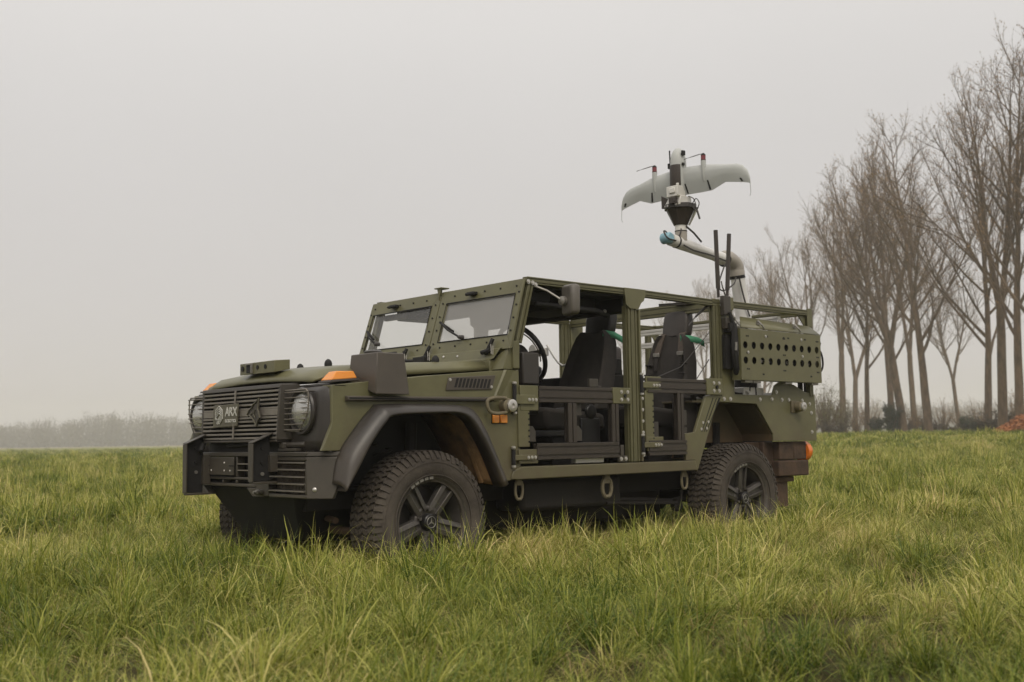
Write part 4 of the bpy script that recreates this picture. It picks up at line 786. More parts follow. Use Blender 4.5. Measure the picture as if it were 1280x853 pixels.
# things low in the cabin
m = MB(); m.tube(smooth_path([(1.22, -.55, 1.02), (1.36, -.55, 1.03), (1.46, -.55, .99), (1.52, -.55, .92), (1.55, -.55, .84)], 4), .02, 8); m.box((1.0, -.6, .86), (1.36, -.5, .90)); m.box((1.42, -.62, .72), (1.60, -.50, .98)); m.lathe((1.52, -.60, 1.02), (0, -1, 0), [(0, .05), (.02, .05), (.03, .02)], 14); part('seat_base', m, blackg, V, .01)
m = MB()
for k in range(5): m.box((1.37+k*.024, -.585, 1.030-k*.010), (1.385+k*.024, -.575, 1.050-k*.010))
part('warning_label', m, silver, V)
m = MB(); m.box((2.33, -.70, .97), (2.36, -.69, 1.03)); m.hexa([(2.33, -.70, 1.03), (2.35, -.70, 1.03), (2.35, -.69, 1.03), (2.33, -.69, 1.03)], [(2.29, -.70, 1.07), (2.31, -.70, 1.07), (2.31, -.69, 1.07), (2.29, -.69, 1.07)]); part('orange_strap', m, orange_cloth, V, .003)
m = MB(); m.box((2.05, -.62, .95), (2.10, -.60, .99)); m.tube([(2.0, -.62, .95), (2.03, -.62, 1.0), (2.06, -.62, 1.03)], .006, 5); part('seat_buckle', m, strap_m, V, .003)
m = MB(); m.box((2.36, -.70, .70), (2.52, -.60, 1.13)); m.tube([(2.44, -.72, 1.13), (2.50, -.72, 1.15), (2.56, -.73, 1.13)], .02, 8); part('kit_bag', m, seat_m, V, .03)

# --- mirror
for s in (-1,):
    c = Vector((1.00, s*.94, 1.695)); m = MB(); rows = []
    for dx, k in ((-.015, .90), (.0, .99), (.03, 1.0), (.05, .94)):
        rows.append([(c.x+dx+.14*dy_*0, c.y+s*yy*k, c.z+zz*k) for dy_ in (0,) for yy, zz in ((-.075, -.085), (-.06, -.098), (.06, -.098), (.078, -.08), (.085, .07), (.07, .09), (-.055, .095), (-.078, .078))])
    m.loft(rows, closed=True, cap=True)
    ang = s*R(22); m.xf(lambda v: Vector((c.x+(v.x-c.x)*math.cos(ang)-(v.y-c.y)*math.sin(ang), c.y+(v.x-c.x)*math.sin(ang)+(v.y-c.y)*math.cos(ang), v.z)))
    mi = part('door_mirror', m, mat('mirror_shell_%s' % ('near' if s < 0 else 'far'), (.105, .094, .080), .45, 0, .1, 12) if s < 0 else bpy.data.materials['mirror_shell_near'], V, .008, smooth=50)
    if s > 0: mi.scale = (1, 1, 1)
    m = MB(); m.tube([(.85, s*.78, 1.79), (.90, s*.86, 1.75), (.955, s*.93, 1.69)], .007, 8); m.lathe((.965, s*.93, 1.685), (-1, 0, 0), [(-.01, .03), (.012, .028), (.02, .015)], 12); part('mirror_arm', m, steel, mi)
# --- antennas
for (x0, z0, x1, z1) in ((2.765, 1.84, 2.755, 2.36), (2.865, 1.84, 2.915, 2.35)):
    m = MB(); m.cyl((x0, -.73, z0), (x0+(x1-x0)*.17, -.73, z0+(z1-z0)*.17), .011, n=8); m.cyl((x0+(x1-x0)*.17, -.73, z0+(z1-z0)*.17), (x1, -.73, z1), .017, .016, n=10); an = part('antenna', m, brn_m, V)
    m = MB(); m.lathe((x0, -.73, z0), (0, 0, 1), [(-.01, .024), (.01, .024), (.02, .012)], 10); part('antenna_foot', m, bolt, an)
m = MB(); m.box((2.70, -.80, 1.62), (2.775, -.84, 1.70)); m.box((2.69, -.80, 1.72), (2.77, -.835, 1.86)); m.tube([(2.73, -.82, 1.86), (2.70, -.82, 1.92), (2.71, -.8, 1.97)], .006, 5); part('junction_box', m, dgrey, V, .004)

# --- rear end: lamps, bumper, brackets
m = MB(); m.box((3.42, -.76, .66), (3.78, -.60, .80)); m.box((3.30, -.70, .62), (3.44, -.60, .80)); rb_ = part('rear_lamp_box', m, rust, V, .008)
m = MB(); m.lathe((3.78, -.71, .722), (1, 0, 0), [(0, .074), (.045, .076), (.065, .066), (.075, .03)], 20); m.xf(lambda v: Vector((v.x, v.y, .722+(v.z-.722)*1.05))); part('tail_lamp', m, taill_m, V, smooth=60)
m = MB(); m.box((3.40, -.765, .535), (3.80, -.60, .655)); m.box((3.60, -.60, .54), (3.80, .765, .65)); part('rear_bumper', m, rust, V, .01)
m = MB(); m.prism([(3.12, .80), (3.34, .80), (3.45, .62), (3.45, .50), (3.34, .52)], 1, -.66, -.60); m.box((3.42, -.70, .30), (3.60, -.58, .53)); m.box((3.36, -.72, .49), (3.66, -.56, .53)); m.box((3.60, -.764, .66), (3.63, -.74, .78)); part('rear_bracket', m, rust, V, .006)

# --- wheels
def tyre(cx, s):
    m = MB(); c = (cx, 0, .40); yc = .745; hw = .130
    prof = [(-hw+.010, .245), (-hw-.004, .27), (-hw-.010, .31), (-hw-.004, .350), (-hw+.012, .378), (-hw+.03, .390), (-.04, .395), (.04, .395), (hw-.03, .390), (hw-.012, .378), (hw+.004, .350), (hw+.010, .31), (hw+.004, .27), (hw-.010, .245)]
    m.lathe((cx, s*yc, .40), (0, 1, 0), prof+[(hw-.02, .22), (-hw+.02, .22)], 72, closed=True)
    n = 62; rng = random.Random(3)
    def blk(a0, a1, y0, y1, r0, r1, sk=0):
        q = []
        for r in (r0, r1):
            for a, y in ((a0, y0), (a1, y0), (a1+sk, y1), (a0+sk, y1)):
                q.append((cx+r*math.cos(a), s*yc+y, .40+r*math.sin(a)))
        m.hexa(q[:4], q[4:])
    for k in range(n):
        a = 2*math.pi*k/n; da = 2*math.pi/n
        for j, (y0, y1, off, sk) in enumerate(((-.098, -.062, .0, .25), (-.054, -.022, .5, -.3), (-.015, .015, .15, .35), (.022, .054, .6, -.3), (.062, .098, .3, .25))):
            a0 = a+da*off; blk(a0+da*.10, a0+da*.72, y0, y1, .392, .409-abs(y0+y1)*.02, da*sk)
        for sg in (-1, 1):   # shoulder lugs wrapping on to the sidewall
            ln = .118 if k % 2 else .128
            a0 = a+da*.25; q0 = []
            for r, y in ((.388, sg*.100), (.352, sg*(hw-.004))):
                q0.append((r, y))
            P = []
            for aa in (a0+da*.08, a0+da*.66):
                P.append([(cx+r*math.cos(aa), s*yc+y, .40+r*math.sin(aa)) for r, y in ((.386, sg*.103), (.404, sg*.106), (.388, sg*(hw-.008)), (.350 if k % 2 else .362, sg*(hw+.008)), (.350 if k % 2 else .362, sg*(hw-.006)))])
            m.loft([P[0], P[1]], closed=True, cap=True)
    for rr_ in (.262, .335):
        m.tube([(cx+rr_*math.cos(t), s*(yc+hw+.007), .40+rr_*math.sin(t)) for t in [2*math.pi*k/64 for k in range(64)]], .0035, 4, closed=True)
    def shrink(v):
        r_ = math.hypot(v.x-cx, v.z-.40); f = (.25+(r_-.25)*.92)/r_ if r_ > .25 else 1
        return Vector((cx+(v.x-cx)*f, v.y, .40+(v.z-.40)*f))
    return m.xf(shrink)
def wheel(cx, s, rot):
    m = MB(); yc = .745; yo = yc+.118
    m.lathe((cx, s*yc, .40), (0, s, 0), [(-.10, .215), (-.06, .20), (.05, .205), (.095, .222), (.115, .232), (.122, .246), (.116, .249), (.09, .24), (.06, .235), (-.09, .24)], 64, closed=True)
    m.lathe((cx, s*(yc-.02), .40), (0, s, 0), [(0, .20), (.005, .16), (.008, .02)], 24)
    wl = part('wheel', m, rim_m, V, smooth=40)
    part('tyre', tyre(cx, s), tyre_m, wl, smooth=30)
    m = MB()
    for k in range(5):
        A = rot+2*math.pi*k/5
        def pt(r, da, y): a = A; return (cx+r*math.cos(a)-da*math.sin(a), s*(yc+y), .40+r*math.sin(a)+da*math.cos(a))
        for sg in (-1, 1):      # twin spokes
            m.hexa([pt(.06, sg*.012, .045), pt(.06, sg*.045, .045), pt(.228, sg*.052, .06), pt(.228, sg*.020, .06)], [pt(.06, sg*.012, .085), pt(.06, sg*.042, .078), pt(.228, sg*.048, .098), pt(.228, sg*.020, .105)])
        m.hexa([pt(.05, -.014, .04), pt(.05, .014, .04), pt(.222, .022, .05), pt(.222, -.022, .05)], [pt(.05, -.014, .07), pt(.05, .014, .07), pt(.222, .022, .082), pt(.222, -.022, .082)])
    m.lathe((cx, s*yc, .40), (0, s, 0), [(.03, .095), (.072, .092), (.078, .08), (.070, .05), (.070, .02)], 32)
    part('spokes', m, rim_m, wl, .004, smooth=40)
    m = MB(); m.lathe((cx, s*yc, .40), (0, s, 0), [(.06, .050), (.105, .046), (.110, .040), (.110, .034), (.106, .032), (.106, .003)], 28)
    hc = part('hub_cap', m, blackg, wl)
    m = MB(); q = []; y_ = s*(yc+.109)
    for k in range(6):
        a = math.pi/2+k*math.pi/3; r = .029 if k % 2 == 0 else .0045; q.append((cx+r*math.cos(a), .40+r*math.sin(a)))
    m.prism(q, 1, y_-s*.003, y_+s*.001); m.tube([(cx+.030*math.cos(t), y_, .40+.030*math.sin(t)) for t in [2*math.pi*k/24 for k in range(24)]], .0022, 5, closed=True); part('star_emblem', m, steel, wl)
    for k in range(5):
        a = rot+.63+2*math.pi*k/5; m = MB(); x_, z_ = cx+.068*math.cos(a), .40+.068*math.sin(a); m.cyl((x_, s*(yc+.07), z_), (x_, s*(yc+.098), z_), .011, .010, n=6); part('wheel_nut', m, rim_m, wl)
    if s < 0:
        m = MB()
        for k in range(5):
            a = R(128-k*8); r0, r1 = .236, .250; m.hexa([(cx+r*math.cos(a_), -(yc+.124), .40+r*math.sin(a_)) for r, a_ in ((r0, a), (r0, a-R(6)), (r1, a-R(6)), (r1, a))], [(cx+r*math.cos(a_), -(yc+.129), .40+r*math.sin(a_)) for r, a_ in ((r0, a), (r0, a-R(6)), (r1, a-R(6)), (r1, a))])
        part('rim_marking', m, steel, wl)
    return wl
wheel(0, -1, R(54)); wheel(0, 1, R(20)); wheel(2.85, -1, R(90)); wheel(2.85, 1, R(50))

# ---------------------------------------------------------------- robot arm
AY = -.35
A = thing('robot_arm', 'pale grey jointed robot arm on the vehicle bed holding the drone up', 'robot arm', (0, 0, 0))
m = MB(); m.lathe((3.66, AY, 1.16), (0, 0, 1), [(0, .10), (.02, .10), (.03, .08), (.12, .075), (.16, .06)], 28); part('arm_base', m, robot_m, A)
m = MB(); m.lathe((3.66, AY+.09, 1.34), (0, -1, 0), [(0, .07), (.01, .078), (.13, .078), (.14, .07)], 28); part('shoulder_joint', m, robot_j, A)
p0, p1 = Vector((3.66, AY, 1.38)), Vector((3.515, AY, 2.13))
m = MB(); m.cyl(p0, p1, .070, .058, n=28); part('upper_arm', m, robot_m, A)
m = MB(); d = (p1-p0).normalized(); m.lathe(p1-d*.02, d, [(0, .062), (.012, .0635), (.012, .060), (.03, .060)], 28); part('joint_ring', m, black, A)
m = MB(); m.lathe(p1+d*.005, d, [(0, .062), (.03, .064), (.05, .060)], 28); m.tube(smooth_path([p1+d*.03, p1+d*.075, Vector((3.47, AY, 2.235)), Vector((3.40, AY, 2.262)), Vector((3.335, AY, 2.258))], 5), [.060]*3+[.063]*14+[.062]*2+[.052]*2, 24); part('elbow_joint', m, robot_j, A, smooth=60)
f0, f1 = Vector((3.335, AY, 2.255)), Vector((2.80, AY, 2.325))
d = (f1-f0).normalized()
m = MB(); m.lathe(f0-d*.03, d, [(0, .061), (.012, .0635), (.02, .055)], 24); m.lathe(f1+d*.03, d, [(0, .048), (.012, .051), (.02, .047)], 24); part('joint_ring', m, black, A)
m = MB(); m.tube([f0, f0+d*.05, f0+d*.12, f1-d*.1, f1+d*.02], [.050, .046, .042, .048, .050], 24); part('forearm', m, robot_m, A, smooth=60)
m = MB(); m.cyl(f1+d*.02, f1+d*.11, .048, n=24); part('wrist_joint', m, wht_m, A)
m = MB(); e_ = f1+d*.15; m.lathe(e_+Vector((0, .045, 0)), (0, -1, 0), [(0, .031), (.010, .042), (.078, .042), (.09, .033)], 24); part('wrist_cap', m, blue_m, A)
wp_ = Vector((2.815, AY-.005, 2.34))
m = MB(); m.cyl(wp_, wp_+Vector((0, 0, .07)), .046, n=24); part('wrist_joint', m, robot_j, A)
m = MB(); m.cyl(wp_+Vector((0, 0, .07)), wp_+Vector((0, 0, .078)), .0475, n=24); part('joint_ring', m, black, A)
m = MB(); m.cyl(wp_+Vector((0, 0, .078)), wp_+Vector((0, 0, .12)), .045, n=24); part('tool_flange', m, wht_m, A)
m = MB(); m.tube(smooth_path([(2.80, AY-.02, 2.455), (2.77, AY-.04, 2.40), (2.74, AY-.03, 2.34), (2.68, AY-.05, 2.325), (2.60, AY-.05, 2.335), (2.585, AY-.03, 2.38), (2.62, AY-.01, 2.395), (2.66, AY, 2.385)], 4), .006, 6); m.tube([(2.82, AY-.05, 2.45), (2.90, AY-.06, 2.405), (2.99, AY-.06, 2.345)], .008, 6); m.tube(smooth_path([(2.79, AY-.05, 2.30), (2.9, AY-.055, 2.27), (3.1, AY-.055, 2.255), (3.33, AY-.06, 2.22)], 4), .006, 6); m.tube(smooth_path([(3.40, AY-.07, 2.10), (3.33, AY-.10, 2.04), (3.22, AY-.08, 1.98), (3.19, AY-.06, 2.03), (3.28, AY-.06, 2.2)], 4), .006, 6); m.tube(smooth_path([(3.46, AY-.06, 2.10), (3.49, AY-.075, 1.95), (3.56, AY-.075, 1.8)], 4), .007, 6); part('arm_cable', m, hose_m, A)
# cradle: inverted tapered cup with rim
m = MB(); C = Vector((2.815, AY-.005, 0))
def ring(z, a, b, n=8): return [(C.x+a*math.cos(R(22.5)+2*math.pi*k/n), C.y+b*math.sin(R(22.5)+2*math.pi*k/n), z) for k in range(n)]
m.loft([ring(2.46, .055, .055), ring(2.48, .065, .065), ring(2.585, .115, .115)], closed=True, cap=True); CR = part('drone_cradle', m, brn_m, A, .004)
m = MB(); m.loft([ring(2.583, .125, .128), ring(2.618, .125, .128)], closed=True, cap=True); part('cradle_rim', m, hose_m, CR, .003)
m = MB(); m.hexa([(2.84, AY-.15, 2.585), (2.87, AY-.10, 2.585), (2.85, AY-.05, 2.46), (2.83, AY-.065, 2.46)], [(2.87, AY-.14, 2.585), (2.90, AY-.10, 2.585), (2.87, AY-.05, 2.46), (2.85, AY-.065, 2.46)]); part('cradle_strut', m, robot_m, CR)
for yy in (-.06, .02):
    m = MB(); m.cyl((C.x-.118, C.y+yy, 2.60), (C.x-.128, C.y+yy, 2.60), .008, n=8); part('bolt', m, bolt, CR)
m = MB(); m.tube(smooth_path([(2.80, AY-.13, 2.60), (2.80, AY-.17, 2.64), (2.80, AY-.20, 2.60), (2.80, AY-.17, 2.55), (2.80, AY-.14, 2.58)], 4), .004, 5); m.tube([(2.80, AY-.17, 2.57), (2.80, AY-.20, 2.48)], .008, 5); m.tube(smooth_path([(2.80, AY-.10, 2.67), (2.80, AY-.15, 2.64), (2.80, AY-.17, 2.58)], 4), .004, 5); part('cradle_cable', m, hose_m, CR)
m = MB(); m.hexa([(2.74, AY-.10, 2.60), (2.74, AY+.12, 2.60), (2.76, AY+.12, 2.60), (2.76, AY-.10, 2.60)], [(2.74, AY-.05, 2.61), (2.74, AY+.12, 2.70), (2.76, AY+.12, 2.70), (2.76, AY-.05, 2.61)]); part('cradle_side_plate', m, brn_m, CR, .003)

# ---------------------------------------------------------------- drone, tail down in the cradle
D = thing('winged_drone', 'light grey flying-wing drone with two red motor collars held nose-up by the robot arm', 'drone', (0, 0, 0))
DY, DX = -.375, 2.80
le = [(0, 2.900), (.10, 2.896), (.20, 2.888), (.30, 2.876), (.42, 2.852), (.52, 2.838), (.57, 2.818), (.61, 2.775), (.630, 2.715), (.632, 2.682)]
te = [(0, 2.685), (.10, 2.682), (.20, 2.678), (.28, 2.677), (.40, 2.718), (.52, 2.700), (.57, 2.690), (.61, 2.680), (.630, 2.672), (.632, 2.668)]
rows = []; foil = [(0, 0), (.03, .35), (.12, .75), (.3, 1.0), (.6, .7), (.85, .25), (1, .03), (1, -.03), (.85, -.15), (.6, -.35), (.3, -.5), (.12, -.45), (.03, -.25)]
for sg in (-1, 1):
    for (a, z1), (b, z0) in (list(zip(le, te))[::-1] if sg < 0 else list(zip(le, te))[1:]):
        th = .035*(1-.75*(a/.64)**2)*min(1, (z1-z0)/.12); sweep = .02*(a/.63)**2
        rows.append([(DX-th*q+sweep, DY+sg*a, z1-(z1-z0)*p) for p, q in foil])
m = MB(); m.loft(rows, closed=True, cap=True); part('wing', m, wing_m, D, smooth=50)
for s in (-1, 1):
    m = MB()
    for a, z0, z1 in ((.075, 2.690, 2.765), (.285, 2.684, 2.755), (.575, 2.694, 2.720)):
        m = MB(); m.hexa([(DX-.004, DY+s*a-.006, z0), (DX-.004, DY+s*a+.006, z0), (DX+.001, DY+s*a+.006, z0), (DX+.001, DY+s*a-.006, z0)], [(DX-.026*(1-a), DY+s*a-.006+s*-.012, z1), (DX-.026*(1-a), DY+s*a+.006+s*-.012, z1), (DX-.0, DY+s*a+.006+s*-.012, z1), (DX-.0, DY+s*a-.006+s*-.012, z1)]); part('elevon_gap', m, black, D)
    m = MB(); m.lathe((DX-.018, DY+s*.240, 2.755), (0, 0, 1), [(0, .006), (.05, .016), (.13, .020), (.155, .020)], 14); part('motor_pod', m, wing_m, D)
    m = MB(); m.cyl((DX-.018, DY+s*.240, 2.915), (DX-.018, DY+s*.240, 2.948), .018, n=14); mt2 = part('motor', m, red_m, D)
    m = MB(); m.cyl((DX-.018, DY+s*.240, 2.905), (DX-.018, DY+s*.240, 2.915), .019, n=14); m.lathe((DX-.018, DY+s*.240, 2.948), (0, 0, 1), [(0, .018), (.008, .018), (.018, .007)], 12); part('motor_cap', m, black, mt2)
    m = MB()
    for s2_ in (1,):
        m.loft([[(DX-.018+dx, DY+s*.240+t*s2_, 2.968+dz_-t*.06) for dx, dz_ in ((-ch, -.003), (ch, .004), (ch, .001), (-ch, -.005))] for t, ch in ((0, .006), (.03, .014), (.09, .015), (.15, .009), (.185, .003))], closed=True, cap=True)
    part('propeller', m, brn_m, D)
    m = MB(); m.tube([(DX+.02, DY+s*.628, 2.685), (DX+.02, DY+s*.632, 2.60), (DX+.02, DY+s*.622, 2.58)], .0025, 4); part('wingtip_wire', m, wing_m, D)
m = MB(); rows = []
for z, a in ((2.67, .050), (2.72, .056), (2.80, .060), (2.90, .060), (2.96, .058), (3.00, .050), (3.03, .036), (3.05, .02), (3.056, .006)):
    rows.append([(DX-.02+a*1.1*math.cos(t), DY+.018*0+a*math.sin(t), z) for t in [2*math.pi*k/20 for k in range(20)]])
m.loft(rows, closed=True, cap=True); fu = part('fuselage', m, wing_m, D, smooth=60)
m = MB(); rows = []
for z, a in ((2.752, .0615), (2.76, .0635), (2.83, .0635), (2.90, .0635), (2.915, .0615)): rows.append([(DX-.02+a*1.12*math.cos(t), DY+a*math.sin(t), z) for t in [R(125)+R(11)*k for k in range(11)]]+[(DX+.0, DY-.03, z), (DX, DY+.03, z)])
m.loft(rows, closed=True, cap=True); part('battery_bay', m, brn_m, fu, smooth=50)
m = MB(); m.cyl((DX-.04, DY+.062, 2.915), (DX-.04, DY+.066, 3.045), .006, n=6); m.box((DX-.06, DY+.045, 2.90), (DX-.03, DY+.072, 2.94)); m.box((DX-.05, DY-.072, 2.985), (DX-.02, DY-.055, 3.02)); m.box((DX-.05, DY-.072, 2.905), (DX-.03, DY-.058, 2.925)); part('sensor_mast', m, black, fu)
m = MB(); m.box((DX-.105, DY-.055, 2.665), (DX-.01, DY+.055, 2.748)); m.box((DX-.115, DY-.035, 2.69), (DX-.10, DY+.02, 2.73)); m.cyl((DX-.09, DY-.045, 2.745), (DX-.09, DY-.045, 2.765), .012, n=8); part('camera_pod', m, wht_m, fu, .006)
m = MB(); m.hexa([(DX-.09, DY-.055, 2.60), (DX-.09, DY+.095, 2.60), (DX+.06, DY+.095, 2.60), (DX+.06, DY-.06, 2.60)], [(DX-.07, DY-.06, 2.675), (DX-.07, DY+.06, 2.675), (DX+.05, DY+.06, 2.675), (DX+.05, DY-.06, 2.675)]); part('tail_block', m, wht_m, fu, .005)
m = MB(); m.box((DX-.135, DY-.045, 2.605), (DX-.09, DY+.01, 2.655)); part('release_latch', m, brn_m, fu, .004)
#LAND
# ---------------------------------------------------------------- terrain
def sst(a, b, x):
    t = np.clip((x-a)/(b-a), 0, 1); return t*t*(3-2*t)
def wave(x, y, s, seed):
    r = np.random.RandomState(seed); z = 0
    for k in range(5):
        a = r.uniform(0, 6.28); f = s*r.uniform(.6, 1.8); p = r.uniform(0, 6.28); z = z+np.sin((x*math.cos(a)+y*math.sin(a))*f+p)
    return z/5
def height(x, y):
    x = np.asarray(x, float); y = np.asarray(y, float)
    dx, dy = x-CAM.x, y-CAM.y; d = dx*FH.x+dy*FH.y; u = dx*RH.x+dy*RH.y
    r = np.hypot(dx, dy)
    h = .15+.03*wave(x, y, 1.9, 1)+.02*wave(x, y, 4.5, 2)+.06*wave(x, y, .35, 3)*sst(8, 25, r)
    h = h+.62*sst(12, 60, d)*sst(-25, 28, u)-.25*sst(40, 220, d)*sst(20, -40, u)
    return h
def W2(u, d): return CAM.x+FH.x*d+RH.x*u, CAM.y+FH.y*d+RH.y*u
# ground: polar sheet centred below the camera, out to the horizon
rad = np.concatenate([np.linspace(0.0, 14, 71)[1:], 14*np.exp(np.linspace(0, math.log(950/14), 60))[1:]]); na = 240
ang = np.linspace(0, 2*math.pi, na, endpoint=False)
gx = CAM.x+np.outer(rad, np.cos(ang)).ravel(); gy = CAM.y+np.outer(rad, np.sin(ang)).ravel()
gz = height(gx, gy); V0 = [(CAM.x, CAM.y, float(height(CAM.x, CAM.y)))]+list(zip(gx.tolist(), gy.tolist(), gz.tolist()))
F0 = [(0, 1+i, 1+(i+1) % na) for i in range(na)]
for k in range(len(rad)-1):
    a = 1+k*na; F0 += [(a+i, a+na+i, a+na+(i+1) % na, a+(i+1) % na) for i in range(na)]
def meadow():
    m, t, n, l, b = nodes('meadow_soil_and_grass'); tc = n.new('ShaderNodeTexCoord')
    n1 = n.new('ShaderNodeTexNoise'); n1.inputs['Scale'].default_value = .25; n1.inputs['Detail'].default_value = 8; n1.inputs['Roughness'].default_value = .65; l.new(tc.outputs['Object'], n1.inputs[0])
    n2 = n.new('ShaderNodeTexNoise'); n2.inputs['Scale'].default_value = 6; n2.inputs['Detail'].default_value = 8; n2.inputs['Roughness'].default_value = .75; l.new(tc.outputs['Object'], n2.inputs[0])
    r = n.new('ShaderNodeValToRGB'); l.new(n1.outputs[0], r.inputs[0]); e = r.color_ramp.elements
    e[0].position = .33; e[0].color = (.13, .155, .022, 1); e[1].position = .68; e[1].color = (.27, .235, .065, 1); q = e.new(.5); q.color = (.20, .20, .042, 1)
    mr = n.new('ShaderNodeMapRange'); l.new(n2.outputs[0], mr.inputs[0]); mr.inputs[1].default_value = .3; mr.inputs[2].default_value = .7; mr.inputs[3].default_value = .55; mr.inputs[4].default_value = 1.35
    mm = n.new('ShaderNodeVectorMath'); mm.operation = 'SCALE'; l.new(r.outputs[0], mm.inputs[0]); l.new(mr.outputs[0], mm.inputs['Scale']); l.new(mm.outputs[0], b.inputs['Base Color'])
    b.inputs['Roughness'].default_value = 1; b.inputs['Specular IOR Level'].default_value = .1
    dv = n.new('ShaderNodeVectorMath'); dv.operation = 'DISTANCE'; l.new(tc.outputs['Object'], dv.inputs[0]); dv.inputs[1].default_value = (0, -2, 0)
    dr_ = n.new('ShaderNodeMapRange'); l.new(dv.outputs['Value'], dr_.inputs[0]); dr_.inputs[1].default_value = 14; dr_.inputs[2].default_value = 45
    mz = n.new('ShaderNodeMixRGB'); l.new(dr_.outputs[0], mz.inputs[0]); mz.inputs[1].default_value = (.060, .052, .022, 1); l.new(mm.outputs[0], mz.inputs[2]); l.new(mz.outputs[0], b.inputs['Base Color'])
    bp = n.new('ShaderNodeBump'); bp.inputs['Distance'].default_value = .12; bp.inputs['Strength'].default_value = .7; l.new(n2.outputs[0], bp.inputs['Height']); l.new(bp.outputs[0], b.inputs['Normal'])
    return m
mb = MB(); mb.v = V0; mb.f = F0
g = link('ground', mesh('ground', mb, meadow(), 180)); g['kind'] = 'structure'
# pale dry margin along the far edge of the field
mb = MB(); rows = []
for k in range(121):
    u = -420+k*5; rows.append([(*W2(u, d), float(height(*W2(u, d)))+.03+.12*min(1, max(0, (d-450)/8))) for d in (440+6*math.sin(k), 452, 470, 490)])
mb.loft(rows); fm = link('field_margin', mesh('field_margin', mb, mat('dry_margin', (.24, .17, .11), .95, 0, .35, .4), 180)); fm['kind'] = 'structure'

# ---------------------------------------------------------------- grass
def grass_mat():
    m, t, n, l, b = nodes('grass_blades'); out = n['Material Output']
    at = n.new('ShaderNodeAttribute'); at.attribute_name = 'shade'; oi = n.new('ShaderNodeObjectInfo')
    ge = n.new('ShaderNodeNewGeometry'); nz = n.new('ShaderNodeTexNoise'); nz.inputs['Scale'].default_value = .55; nz.inputs['Detail'].default_value = 4; nz.inputs['Roughness'].default_value = .6; l.new(ge.outputs['Position'], nz.inputs['Vector'])
    # 0..1 : deep green -> yellow green -> straw
    a1 = n.new('ShaderNodeMath'); a1.operation = 'MULTIPLY_ADD'; l.new(nz.outputs[0], a1.inputs[0]); a1.inputs[1].default_value = 1.1; a1.inputs[2].default_value = -.50
    a2 = n.new('ShaderNodeMath'); a2.operation = 'MULTIPLY_ADD'; l.new(oi.outputs['Random'], a2.inputs[0]); a2.inputs[1].default_value = .26; l.new(a1.outputs[0], a2.inputs[2])
    sx = n.new('ShaderNodeSeparateXYZ'); l.new(at.outputs['Vector'], sx.inputs[0])
    a3 = n.new('ShaderNodeMath'); a3.operation = 'MULTIPLY_ADD'; l.new(sx.outputs['X'], a3.inputs[0]); a3.inputs[1].default_value = .62; l.new(a2.outputs[0], a3.inputs[2])
    r = n.new('ShaderNodeValToRGB'); l.new(a3.outputs[0], r.inputs[0]); e = r.color_ramp.elements
    e[0].position = .05; e[0].color = (.045, .088, .009, 1); e[1].position = 1.0; e[1].color = (.72, .56, .27, 1)
    for p, c in ((.3, (.118, .160, .017)), (.5, (.24, .268, .036)), (.68, (.44, .43, .098)), (.84, (.66, .58, .22))):
        q = e.new(p); q.color = (*c, 1)
    mx = n.new('ShaderNodeMixRGB'); l.new(sx.outputs['Y'], mx.inputs[0]); l.new(r.outputs[0], mx.inputs[1]); mx.inputs[2].default_value = (.40, .30, .13, 1)   # dead blades
    df = n.new('ShaderNodeBsdfPrincipled'); l.new(mx.outputs[0], df.inputs['Base Color']); df.inputs['Roughness'].default_value = .42; df.inputs['Specular IOR Level'].default_value = .25
    tl = n.new('ShaderNodeBsdfTranslucent'); l.new(mx.outputs[0], tl.inputs[0])
    ms = n.new('ShaderNodeMixShader'); ms.inputs[0].default_value = .28; l.new(df.outputs[0], ms.inputs[1]); l.new(tl.outputs[0], ms.inputs[2]); l.new(ms.outputs[0], out.inputs[0]); n.remove(b)
    return m
GM = grass_mat()
SRC = bpy.data.collections.new('grass_tufts')
